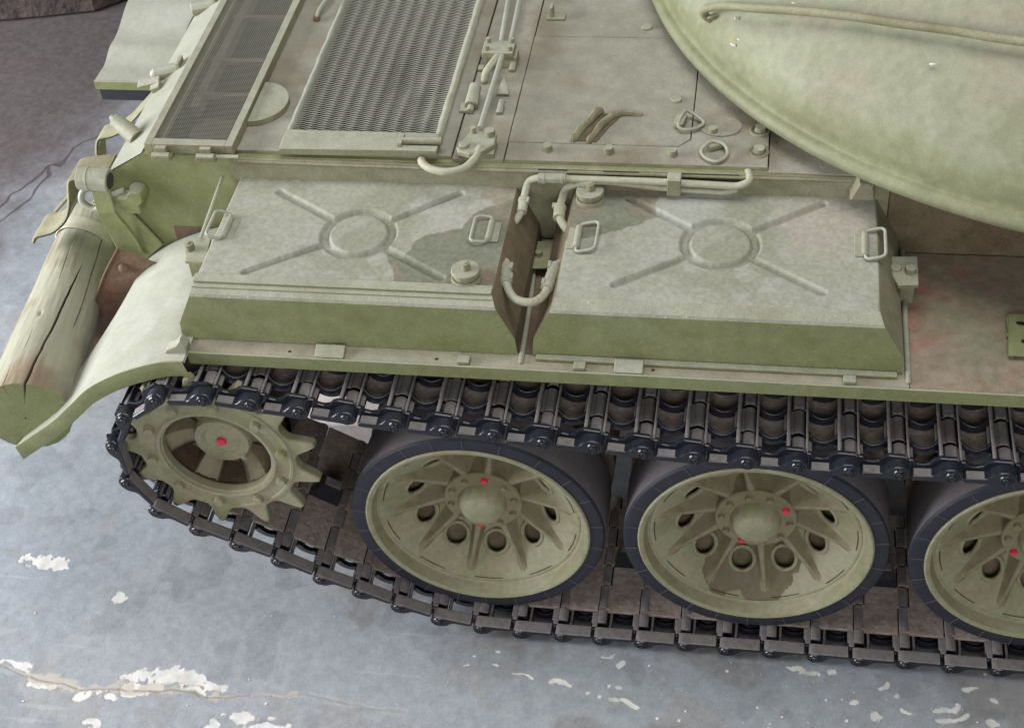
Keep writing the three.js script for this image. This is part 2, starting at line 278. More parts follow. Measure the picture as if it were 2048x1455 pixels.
// ---------------------------------------------------------------- the tank
const tank = new THREE.Group(); tank.name = 'battle_tank'; scene.add(tank);
tank.userData = { label: 'olive green armoured battle tank on black tracks, dusty upper deck, filling the photo', category: 'tank' };
const DK = 1.375, HZ = -0.53;                                   // deck height, plane of the hull side
{
  const prof = [[3.2, 0.42], [3.2, 1.36], [-1.03, 1.36], [-1.15, 1.288], [-1.245, 1.165], [-1.214, 0.976], [-1.10, 0.66], [-0.80, 0.42]];
  const low = [[3.2, 0.42], [3.2, 1.12], [-1.20, 1.12], [-1.245, 1.12], [-1.214, 0.976], [-1.10, 0.66], [-0.80, 0.42]];
  obj('hull', [poly(low, 1.72, 0.004).translate(0, 0, -2.28), poly(prof, 0.026, 0.002).translate(0, 0, HZ - 0.026), poly(prof, 0.026, 0.002).translate(0, 0, -2.30)], M.olive, tank);
  obj('rear_plate', quads([[[-1.153, 1.291, HZ - 0.03], [-1.153, 1.291, -2.28]], [[-1.243, 1.165, HZ - 0.03], [-1.243, 1.165, -2.28]], [[-1.243, 1.11, HZ - 0.03], [-1.243, 1.11, -2.28]]], true), M.olive, tank);
  // sooty lower side and the rear slope plate are plates of their own
  obj('lower_side_plate', box(-1.0, 3.2, 0.44, 1.085, HZ, HZ + 0.006), M.hull, tank);
  obj('hull_side_plate', [box(-0.76, 1.15, 1.1006, 1.3605, HZ, HZ + 0.012)], M.side, tank);
  obj('hull_side_plate', [box(1.152, 3.2, 1.1006, 1.352, HZ, HZ + 0.012)], M.brown, tank);  // darker brown paints in the shade beneath the turret overhang
  obj('rear_slope_plate', quads([[[-1.035, 1.364, HZ + 0.002], [-1.035, 1.364, -2.29]], [[-1.156, 1.292, HZ + 0.002], [-1.156, 1.292, -2.29]]], true), M.pale, tank);
  obj('weld_bead', tube([[-0.74, 1.352, HZ + 0.012], [-0.2, 1.350, HZ + 0.013], [0.5, 1.351, HZ + 0.013], [1.4, 1.352, HZ + 0.012]], 0.006, 60, 6), M.side, tank);
}

// --- engine deck plates
const deckY = DK - 0.014;
function deckPlate(name, pts, holes, m = M.deck, top = DK) { return objTop(name, plateXZ(pts, deckY, top, holes), m, M.side, tank); }
const GW = [-0.985, -0.765, -2.2, -0.56], MW = [-0.588, -0.152, -2.2, -0.625];   // grille openings: x0 x1 z0 z1
deckPlate('deck_plate', rectXZ(-1.03, -0.092, -2.2, -0.545), [rectXZ(...GW), rectXZ(...MW)]);
deckPlate('deck_plate', rectXZ(-0.087, 0.062, -2.2, -0.534), []);
deckPlate('engine_cover', [[0.0645, -1.1855], [0.5885, -1.1855], [0.5893, -0.6585], [0.557, -0.6225], [0.0645, -0.6225]], []);
deckPlate('deck_plate', rectXZ(0.066, 0.812, -2.2, -1.188), []);
deckPlate('deck_plate', [[0.592, -1.184], [0.812, -1.184], [0.812, -0.536], [0.066, -0.536], [0.066, -0.620], [0.558, -0.620], [0.592, -0.657]], []);
objTop('hull_roof', box(0.815, 3.2, 1.345, DK - 0.010, -2.2, HZ + 0.004), M.deck, M.side, tank);

// --- rear air outlet grille
{
  const g = group('outlet_grille', tank);
  const y0 = DK, y1 = DK + 0.034, x0 = -1.012, x1 = -0.738, z1 = -0.515, zt = -2.2, b = 0.024;
  objTop('grille_frame', [box(x0, x0 + b, y0, y1, zt, z1), box(x1 - b, x1, y0, y1, zt, z1), box(x0 + b, x1 - b, y0, y1, z1 - b - 0.006, z1), box(x0 + b, x1 - b, y0, y1, -2.2, -2.17)], M.dust, M.side, g);
  const wires = [], p = 0.0064, wr = 0.0007;
  for (let x = x0 + b; x < x1 - b; x += p) wires.push(new THREE.BoxGeometry(wr, wr, 1.62).translate(x, y1 - 0.006, -1.36));
  for (let z = z1 - b; z > -1.62; z -= p) wires.push(new THREE.BoxGeometry(x1 - x0 - 2 * b, wr, wr).translate((x0 + x1) / 2, y1 - 0.0045, z));
  obj('wire_mesh', wires, M.wire, g, { kind: 'stuff' });
  const gy = 1.18;
  obj('grille_well', [box(GW[0], GW[1], gy, gy + 0.01, -2.2, -0.56), box(GW[0] - 0.006, GW[0], gy, DK - 0.016, -2.2, -0.56), box(GW[1], GW[1] + 0.006, gy, DK - 0.016, -2.2, -0.56), box(GW[0], GW[1], gy, DK - 0.016, -0.56, -0.554)], M.dark, g);
  for (const [za, h] of [[-0.86, 0.02], [-1.06, 0.016], [-1.32, 0.016]]) obj('cross_bar', box(GW[0] + 0.002, GW[1] - 0.002, DK - 0.05, DK - 0.05 + h, za - 0.02, za), M.louvre, g);
  obj('inner_rail', box(GW[0] + 0.012, GW[0] + 0.040, DK - 0.07, DK - 0.03, -2.1, -0.80), M.louvre, g);
  obj('inner_tray', box(GW[0] + 0.008, GW[1] - 0.004, DK - 0.12, DK - 0.105, -0.84, -0.57), M.louvre, g);
  for (const x of [-0.958, -0.82]) { const h = group('hinge', g); objTop('hinge_leaf', [box(x - 0.030, x + 0.030, DK - 0.012, DK + 0.004, -0.545, -0.492), box(x - 0.017, x + 0.017, DK + 0.002, y1 - 0.004, -0.516, -0.500), cyl(0.011, 0.011, [x - 0.028, DK + 0.004, -0.498], [x + 0.028, DK + 0.004, -0.498], 12)], M.dust, M.side, h); }
  obj('hinge_rod', cyl(0.006, 0.006, [-0.79, DK + 0.002, -0.505], [-0.722, DK + 0.002, -0.507], 10), M.hose, g);
  for (const z of [-0.68, -0.92, -1.18]) obj('bolt', cyl(0.007, 0.006, [x0 + 0.004, DK + 0.012, z], [x0 - 0.012, DK + 0.010, z], 8), M.dust, g);
}
// half-round lid beside the outlet grille
objTop('round_lid', plateXZ(Array.from({ length: 33 }, (_, i) => { const a = -Math.PI / 2 + i / 32 * Math.PI; return [-0.7365 + 0.100 * Math.cos(a), -0.765 + 0.104 * Math.sin(a)]; }), DK + 0.001, DK + 0.020), M.dust, M.side, tank);
obj('hook', tube([[-0.668, DK + 0.012, -1.262], [-0.664, DK + 0.022, -1.285], [-0.650, DK + 0.03, -1.335], [-0.640, DK + 0.02, -1.39]], 0.007, 24, 8), M.dust, tank);
obj('bolt', hex(0.012, 0.014, -0.669, DK, -1.256), M.rust, tank);

// --- radiator grille
{
  const g = group('radiator_grille', tank);
  const [x0, x1, , z1] = MW, y1 = DK + 0.020;
  const rough = (x, w, zt, zb) => { const n = 60, rows = []; const s = mulberry(Math.round(Math.abs(x) * 1000)); for (let i = 0; i <= n; i++) { const z = zt + (zb - zt) * i / n, e = () => (s() - 0.5) * 0.003; rows.push([[x - w / 2 + e(), DK - 0.002, z], [x - w / 2 + e(), y1 + e() * 0.7, z], [x + w / 2 + e(), y1 + e() * 0.7, z], [x + w / 2 + e(), DK - 0.002, z]]); } return quads(rows, true); };
  obj('frame_bar', rough(x0 - 0.007, 0.014, -2.2, -0.53), M.pale, g);
  obj('frame_bar', rough(x1 + 0.011, 0.020, -2.2, -0.60), M.dust, g);
  objTop('frame_sill', [plateXZ([[-0.600, -0.524], [-0.130, -0.536], [-0.132, -0.600], [x1 + 0.004, -0.620], [x0 - 0.012, -0.620]], DK + 0.001, DK + 0.024)], M.dust, M.side, g);
  const wires = [], nW = 82;
  for (let k = 0; k < nW; k++) {
    const z = z1 - 0.004 - k * 0.0094, pos = [], nx = 60, w = 0.0014; const s = mulberry(k + 3);
    const rows = [[], [], [], [], []];
    for (let i = 0; i <= nx; i++) {
      const x = x0 + (x1 - x0) * i / nx, dent = 0.014 * Math.exp(-(((x + 0.29) / 0.05) ** 2 + ((z + 0.90) / 0.13) ** 2)) + 0.012 * Math.exp(-(((x + 0.22) / 0.03) ** 2 + ((z + 0.78) / 0.08) ** 2));
      const y = DK + 0.010 + 0.0022 * Math.sin((x - x0) * 2 * Math.PI / 0.0432) - dent + (s() - 0.5) * 0.0006, zz = z + 0.0024 * Math.sin((x - x0) * 2 * Math.PI / 0.0432 + 1.2);
      [[0, w], [w, 0], [0, -w], [-w, 0], [0, w]].forEach(([dy, dz], q) => rows[q].push([x, y + dy, zz + dz]));
    }
    wires.push(quads(rows));
  }
  obj('wire_screen', wires, M.wire, g, { kind: 'stuff' });
  for (let i = 0; i < 10; i++) { const x = x0 + 0.022 + i * 0.0436; obj('louvre', T(new RoundedBoxGeometry(0.033, 0.006, 1.5, 1, 0.002), x, DK - 0.022, -1.38, 0, 0, 0.20 + 0.04 * Math.sin(i * 3)), M.dark, g); }
  obj('radiator_well', [box(x0, x1, 1.24, 1.25, -2.2, z1), box(x0 - 0.006, x0, 1.24, DK - 0.016, -2.2, z1), box(x1, x1 + 0.006, 1.24, DK - 0.016, -2.2, z1), box(x0, x1, 1.24, DK - 0.016, z1, z1 + 0.005)], M.dark, g);
  const h = group('hinge', g);
  objTop('hinge_block', [box(-0.245, -0.128, DK + 0.020, DK + 0.032, -0.548, -0.522), cyl(0.011, 0.011, [-0.235, DK + 0.036, -0.562], [-0.118, DK + 0.036, -0.566], 14), box(-0.246, -0.232, DK + 0.02, DK + 0.046, -0.585, -0.535)], M.dust, M.side, h);
}
// --- pipes, clamps and fittings on the deck
obj('cable_pipe', [cyl(0.0085, 0.0085, [-0.046, DK + 0.045, -1.45], [-0.022, DK + 0.045, -1.05], 12), cyl(0.0085, 0.0085, [-0.014, DK + 0.048, -0.62], [-0.008, DK + 0.046, -1.05], 12)], M.pale, tank);
obj('cable_pipe', cyl(0.0085, 0.0085, [-0.006, DK + 0.045, -1.45], [0.008, DK + 0.045, -1.02], 12), M.pale, tank);
obj('cable_end', tube([[-0.020, DK + 0.045, -1.0], [-0.032, DK + 0.043, -0.968], [-0.048, DK + 0.032, -0.932], [-0.054, DK + 0.012, -0.916]], 0.0115, 20, 10), M.hose, tank);
{
  const g = group('pipe_clamp', tank);
  objTop('clamp_plate', [box(-0.073, 0.026, DK + 0.036, DK + 0.058, -1.066, -0.996, 0.004), box(-0.066, 0.034, DK, DK + 0.036, -1.055, -1.002, 0.003), box(-0.085, -0.066, DK, DK + 0.012, -1.0, -0.975)], M.dust, M.side, g);
  for (const [x, z] of [[-0.060, -1.056], [-0.058, -1.012], [0.014, -1.056], [0.014, -1.012]]) objTop('bolt', hex(0.009, 0.014, x, DK + 0.058, z, x * 30), M.dust, M.side, g);
}
{
  const g = group('pipe_bracket', tank);
  objTop('bracket_plate', plateXZ([[-0.072, -0.538], [-0.062, -0.520], [-0.030, -0.508], [0.008, -0.528], [0.036, -0.560], [0.034, -0.612], [-0.014, -0.634], [-0.044, -0.622]], DK + 0.018, DK + 0.036, [], 0.003), M.dust, M.side, g);
  objTop('bracket_foot', box(-0.010, 0.036, DK, DK + 0.018, -0.60, -0.535), M.dust, M.side, g);
  objTop('bolt', hex(0.010, 0.018, -0.034, DK + 0.036, -0.612, 0.3), M.dust, M.side, g);
  objTop('bolt', hex(0.018, 0.018, 0.016, DK + 0.036, -0.602, 0.1), M.dust, M.side, g);
  objTop('bolt', [cyl(0.016, 0.015, [-0.050, DK + 0.036, -0.545], [-0.050, DK + 0.046, -0.545], 16)], M.dust, M.side, g);
}
obj('hose', tube([[-0.006, DK + 0.030, -0.545], [-0.014, DK + 0.022, -0.505], [-0.040, DK + 0.016, -0.466], [-0.088, DK + 0.014, -0.450], [-0.135, DK + 0.014, -0.462], [-0.165, DK + 0.01, -0.492], [-0.175, DK, -0.52]], 0.0115, 40, 12), M.hose, tank);
{
  const g = group('breather', tank);
  objTop('breather_body', [cyl(0.021, 0.018, [-0.070, DK + 0.016, -0.772], [-0.068, DK + 0.034, -0.850], 18), cyl(0.011, 0.010, [-0.0705, DK + 0.012, -0.750], [-0.070, DK + 0.016, -0.776], 10)], M.dust, M.side, g, 0.2);
  objTop('breather_foot', box(-0.105, -0.062, DK, DK + 0.010, -0.800, -0.756), M.dust, M.side, g);
}
objTop('wedge_stop', poly([[-0.018, 0], [0.018, 0], [0, 0.062]], 0.006, 0.001).applyMatrix4(new THREE.Matrix4().makeRotationX(-0.9)).translate(0.014, DK + 0.006, -0.850), M.dust, M.side, tank);
for (const [x, z] of [[0.021, -0.99], [0.017, -0.765]]) objTop('stop_pin', cyl(0.011, 0.009, [x, DK + 0.004, z + 0.012], [x + 0.004, DK + 0.024, z - 0.03], 12), M.dust, M.side, tank, 0.2);
{
  const g = group('lifting_lug', tank);
  objTop('lug_plate', [box(0.088, 0.150, DK, DK + 0.010, -1.31, -1.275, 0.004), rbox(0.010, 0.040, 0.035, 0.106, DK + 0.025, -1.295)], M.dust, M.side, g);
}
for (const [x, z] of [[0.185, -0.585], [0.362, -0.582], [0.543, -0.578]]) objTop('bolt', hex(0.016, 0.020, x, DK, z, x * 7), M.dust, M.side, tank);
objTop('bolt', hex(0.015, 0.015, 0.651, DK + 0.003, -0.692, 0.4), M.dust, M.side, tank);
for (const z of [-0.706, -0.604]) { obj('bolt_seat', [T(new THREE.TorusGeometry(0.026, 0.005, 8, 24), 0.784, DK + 0.001, z, Math.PI / 2)], M.side, tank); objTop('bolt', hex(0.019, 0.016, 0.786, DK, z, z * 9), M.dust, M.side, tank); }
for (const [x, z] of [[0.535, -0.850], [0.415, -1.242]]) objTop('round_plug', cyl(0.018, 0.017, [x, DK - 0.001, z], [x, DK + 0.007, z], 22), M.dust, M.side, tank);
objTop('cover_disc', plateXZ(Array.from({ length: 40 }, (_, i) => { const a = i / 40 * Math.PI * 2; return [0.672 + 0.062 * Math.cos(a), -0.722 + 0.050 * Math.sin(a)]; }), DK, DK + 0.005), M.deck, M.side, tank);
function dring(pts, clip) {
  const g = group('lifting_ring', tank);
  objTop('ring', tube(pts, 0.0055, 60, 8, true), M.dust, M.side, g, 0.2);
  objTop('ring_clip', clip, M.dust, M.side, g, 0.4);
}
dring([[0.552, DK + 0.020, -0.702], [0.566, DK + 0.026, -0.755], [0.586, DK + 0.022, -0.758], [0.622, DK + 0.012, -0.728], [0.616, DK + 0.012, -0.706], [0.590, DK + 0.012, -0.688], [0.562, DK + 0.014, -0.686]], [rbox(0.030, 0.020, 0.055, 0.556, DK + 0.012, -0.728, 0, -0.2, 0, 0.006)]);
dring([[0.632, DK + 0.018, -0.598], [0.655, DK + 0.022, -0.620], [0.690, DK + 0.020, -0.606], [0.698, DK + 0.010, -0.572], [0.672, DK + 0.010, -0.541], [0.640, DK + 0.010, -0.555], [0.625, DK + 0.012, -0.580]], [rbox(0.055, 0.018, 0.026, 0.664, DK + 0.010, -0.618, 0, 0.5, 0, 0.006)]);
{                                                               // torn weld of a lost fitting
  const patch = plateXZ([[0.246, -0.632], [0.256, -0.660], [0.276, -0.705], [0.298, -0.752], [0.312, -0.772], [0.352, -0.766], [0.378, -0.760], [0.372, -0.742], [0.350, -0.700], [0.332, -0.655], [0.322, -0.630]], DK + 0.0005, DK + 0.004, [], 0.001);
  const ridge = (pts, r0, seed) => { const g = tube(pts, r0, 70, 9), p = g.attributes.position; for (let i = 0; i < p.count; i++) { const k = 1 + 0.9 * (fbm((p.getX(i) + 2) / 4, (p.getZ(i) + 2) / 4 + seed, 120, 3) - 0.5); p.setY(i, DK - 0.002 + Math.max(0, p.getY(i) - DK) * k * 1.35); } g.computeVertexNormals(); return g; };
  const R1 = ridge([[0.254, DK + 0.006, -0.634], [0.278, DK + 0.010, -0.690], [0.300, DK + 0.011, -0.740], [0.318, DK + 0.007, -0.770]], 0.011, 0.1), R2 = ridge([[0.300, DK + 0.005, -0.628], [0.318, DK + 0.010, -0.675], [0.338, DK + 0.010, -0.718], [0.366, DK + 0.009, -0.758], [0.398, DK + 0.004, -0.770], [0.436, DK + 0.000, -0.769]], 0.009, 0.5);
  const tw = group('torn_weld', tank); obj('weld_patch', patch, M.brown, tw); obj('weld_ridge', R1, M.side, tw); obj('weld_ridge', R2, M.side, tw);
}
// --- slots and conduits along the hull side
for (const [a, b] of [[0.165, 0.250], [0.352, 0.452], [0.556, 0.735]]) obj('side_slot', box(a, b, 1.318, 1.359, HZ + 0.010, HZ + 0.015, 0.001), M.dark, tank);
obj('conduit', pipe([[0.752, 1.362, -0.56], [0.768, 1.352, -0.500], [0.735, 1.338, -0.492], [0.52, 1.344, -0.494], [0.255, 1.345, -0.494]], 0.0105, 0.025), M.hose, tank);
obj('conduit', pipe([[0.728, 1.322, -0.496], [0.700, 1.316, -0.492], [0.54, 1.320, -0.494], [0.37, 1.338, -0.494], [0.32, 1.338, -0.492]], 0.0085, 0.02), M.hose, tank);
objTop('conduit_clip', box(0.535, 0.575, 1.305, 1.362, -0.518, -0.478, 0.004), M.dust, M.side, tank);
obj('fuel_hose', pipe([[0.255, 1.345, -0.494], [0.165, 1.340, -0.500], [0.136, 1.322, -0.510], [0.125, 1.285, -0.480], [0.124, 1.270, -0.420], [0.095, 1.250, -0.375]], 0.011, 0.03), M.hose, tank);
obj('fuel_hose', pipe([[0.325, 1.338, -0.492], [0.275, 1.325, -0.500], [0.240, 1.290, -0.520], [0.231, 1.270, -0.465], [0.234, 1.265, -0.410], [0.270, 1.250, -0.365]], 0.012, 0.03), M.hose, tank);
obj('hose_sleeve', [cyl(0.0155, 0.0155, [0.168, 1.342, -0.496], [0.250, 1.346, -0.494], 14), cyl(0.0165, 0.0165, [0.180, 1.342, -0.495], [0.190, 1.343, -0.495], 14), cyl(0.0165, 0.0165, [0.234, 1.345, -0.494], [0.243, 1.345, -0.494], 14)], M.dust, tank);
obj('hose_sleeve', [cyl(0.0150, 0.0150, [0.1245, 1.282, -0.476], [0.124, 1.271, -0.425], 14), cyl(0.0168, 0.0168, [0.1245, 1.280, -0.466], [0.1245, 1.2785, -0.459], 14), rbox(0.009, 0.010, 0.022, 0.138, 1.288, -0.462)], M.hose, tank);
obj('hose_sleeve', [cyl(0.0172, 0.0172, [0.2312, 1.270, -0.462], [0.2335, 1.266, -0.412], 14), cyl(0.0192, 0.0192, [0.2315, 1.270, -0.456], [0.2318, 1.2695, -0.449], 14), rbox(0.012, 0.010, 0.018, 0.214, 1.272, -0.462)], M.hose, tank);
obj('hose_sleeve', cyl(0.014, 0.014, [0.292, 1.331, -0.496], [0.330, 1.338, -0.492], 14), M.dust, tank);
objTop('side_lug', [poly([[-0.03, 0], [0.03, 0], [0.022, 0.045], [-0.010, 0.052]], 0.06, 0.004).translate(1.075, 1.322, HZ)], M.dust, M.side, tank);

// ---------------------------------------------------------------- fender with its tanks
const FY = 1.10;
objTop('fender', box(-0.80, 1.206, FY - 0.006, FY, HZ + 0.013, 0.036, 0.001), M.floorplate, M.olive, tank);
objTop('fender', box(1.208, 3.2, FY - 0.006, FY, HZ + 0.013, 0.036, 0.001), M.fenderRed, M.olive, tank);
objTop('fender_edge', [box(-0.775, 3.2, FY - 0.040, FY + 0.004, 0.0365, 0.043, 0.0015)], M.dust, M.olive, tank);
for (const [x, z0] of [[0.168, 0.0], [1.204, 0.0]]) obj('fender_rib', tube([[x - 0.02 * (x < 1), FY + 0.006, -0.515], [x, FY + 0.006, -0.2], [x + 0.006 * (x < 1), FY + 0.004, 0.012]], 0.008, 30, 8), M.dust, tank);
for (const [x, w] of [[-0.362, 0.045], [0.470, 0.042]]) objTop('fender_clip', rbox(w * 1.9, 0.010, 0.042, x, FY + 0.010, 0.016, 0.35, 0, 0, 0.004), M.dust, M.olive, tank);
for (const x of [0.018, 0.337, 1.053]) objTop('fender_stud', box(x - 0.017, x + 0.017, FY, FY + 0.014, 0.006, 0.034, 0.003), M.dust, M.side, tank);
for (const x of [-0.481, -0.061, 0.535]) obj('drain_hole', cyl(0.005, 0.005, [x, FY - 0.001, 0.014], [x, FY + 0.0008, 0.014], 10), M.dark, tank);
{
  const g = group('stowage_bracket', tank);
  objTop('bracket_plate', plateXZ([[1.476, -0.255], [1.545, -0.258], [1.545, -0.092], [1.462, -0.094]], FY + 0.012, FY + 0.018, [Array.from({ length: 16 }, (_, i) => [1.505 + 0.014 * Math.cos(i * Math.PI / 8), -0.222 + 0.014 * Math.sin(i * Math.PI / 8)]), Array.from({ length: 16 }, (_, i) => [1.512 + 0.014 * Math.cos(i * Math.PI / 8), -0.150 + 0.014 * Math.sin(i * Math.PI / 8)])]), M.olive, M.olive, g);
  objTop('bracket_foot', [box(1.466, 1.545, FY, FY + 0.0122, -0.186, -0.172), box(1.470, 1.480, FY, FY + 0.0122, -0.25, -0.10)], M.dust, M.olive, g);
}
objTop('fender_step', box(1.53, 1.62, FY, FY + 0.010, -0.07, 0.03), M.dust, M.olive, tank);

// rear mudguard: ruled between its inner edge at the hull and its outer edge
const MG = [[-0.772, 1.107], [-0.82, 1.103], [-0.86, 1.094], [-0.92, 1.072], [-0.98, 1.045], [-1.04, 1.011], [-1.10, 0.968], [-1.16, 0.908], [-1.24, 0.829], [-1.32, 0.765], [-1.40, 0.703]];
{
  const c = new THREE.SplineCurve(MG.map((p) => new THREE.Vector2(...p))), rows = [], under = [], NZ = 24, NT = 50;
  for (let j = 0; j <= NZ; j++) {
    const f = j / NZ, z = HZ + 0.014 + f * (0.082 - HZ - 0.014), tEnd = 0.66 + 0.34 * Math.pow(f, 2.0), row = [], ur = [];
    for (let i = 0; i <= NT; i++) { const q = c.getPoint(i / NT * tEnd); row.push([q.x, q.y, z]); ur.push([q.x + 0.003, q.y - 0.006, z]); }
    rows.push(row); under.push(ur);
  }
  const endA = rows.map((r, j) => r[NT]), endB = under.map((r) => r[NT]);
  const g = group('rear_mudguard', tank);
  obj('mudguard_sheet', [quads(rows, true), quads(under), quads([endA, endB])], M.pale, g);
  const lip = [[], [], [], []];
  for (let i = 0; i <= NT; i++) { const q = c.getPoint(i / NT), k = 0.050; lip[0].push([q.x, q.y + 0.002, 0.082]); lip[1].push([q.x, q.y + 0.002, 0.089]); lip[2].push([q.x + 0.010, q.y - k, 0.089]); lip[3].push([q.x + 0.010, q.y - k, 0.082]); }
  const lg = quads(lip, true), le = quads([[lip[0][NT], lip[1][NT]], [lip[3][NT], lip[2][NT]]]);
  objTop('mudguard_lip', [lg, le], M.pale, M.olive, g, 0.5);
  objTop('mudguard_joint', [poly([[-0.835, 1.104], [-0.775, 1.106], [-0.770, 1.132], [-0.782, 1.150], [-0.800, 1.128], [-0.830, 1.112]], 0.034, 0.004).translate(0, 0, 0.015)], M.dust, M.dust, g);
  obj('mudguard_stay', [quads([[[-1.160, 1.060, -0.44], [-1.240, 0.940, -0.44], [-1.322, 0.785, -0.44], [-1.497, 0.460, -0.44], [-1.58, 0.31, -0.44]], [[-1.02, 1.0, -0.44], [-1.06, 0.9, -0.44], [-1.20, 0.74, -0.44], [-1.44, 0.455, -0.44], [-1.55, 0.31, -0.44]]], true), tube([[-1.160, 1.060, -0.44], [-1.240, 0.940, -0.44], [-1.322, 0.785, -0.44], [-1.497, 0.460, -0.44], [-1.58, 0.31, -0.44]], 0.0045, 40, 6)], M.rust, g);
  for (const [x, y] of [[-1.16, 0.985], [-1.125, 0.90], [-1.175, 0.82]]) obj('rivet', T(new THREE.SphereGeometry(0.016, 10, 8), x, y, -0.436, 0, 0, 0), M.rust, g);
}

function lidTexture(w, d, cx, cz, dark, smudge) {
  const N = 1024, inside = (x, z, P) => { let c = false; for (let i = 0, j = P.length - 1; i < P.length; j = i++) if ((P[i][1] > z) !== (P[j][1] > z) && x < (P[j][0] - P[i][0]) * (z - P[i][1]) / (P[j][1] - P[i][1]) + P[i][0]) c = !c; return c; };
  const r = mulberry(300 + Math.round(cx * 100));
  return tex(N, (u, v) => {
    let x = cx + (u - 0.5) * w, z = cz + (v - 0.5) * d;
    const vv = v * d / w, n1 = fbm(u, vv, 5, 5), n2 = fbm(u + 0.5, vv + 0.2, 12, 5), n3 = fbm(u, vv, 90, 2);
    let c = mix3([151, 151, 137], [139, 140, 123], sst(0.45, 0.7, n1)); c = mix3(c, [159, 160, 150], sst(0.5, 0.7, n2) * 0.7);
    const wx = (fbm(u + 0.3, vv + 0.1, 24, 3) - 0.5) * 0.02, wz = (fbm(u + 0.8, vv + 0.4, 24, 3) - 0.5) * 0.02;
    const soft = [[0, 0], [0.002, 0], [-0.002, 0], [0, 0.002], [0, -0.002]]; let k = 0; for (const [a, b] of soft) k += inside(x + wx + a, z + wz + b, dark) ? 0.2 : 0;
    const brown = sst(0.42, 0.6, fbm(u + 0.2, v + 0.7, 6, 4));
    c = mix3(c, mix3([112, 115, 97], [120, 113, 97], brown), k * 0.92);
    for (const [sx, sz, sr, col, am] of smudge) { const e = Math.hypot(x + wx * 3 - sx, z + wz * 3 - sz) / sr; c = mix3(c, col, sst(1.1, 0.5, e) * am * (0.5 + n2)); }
    const s1 = vn((u + vv * 0.6) * 18, (vv - u * 0.4) * 400, 256), s2 = vn((u - vv * 1.4) * 14, (vv + u * 0.9) * 380, 256); let g = (n3 - 0.5) * 24 + (r() - 0.5) * 20 + (s1 > 0.965 ? 14 : 0) + (s2 > 0.97 ? 12 : 0) - (n1 > 0.52 && s2 < 0.03 ? 12 : 0); if (r() < 0.0016) g += 34;
    return [c[0] + g, c[1] + g, c[2] + g];
  });
}
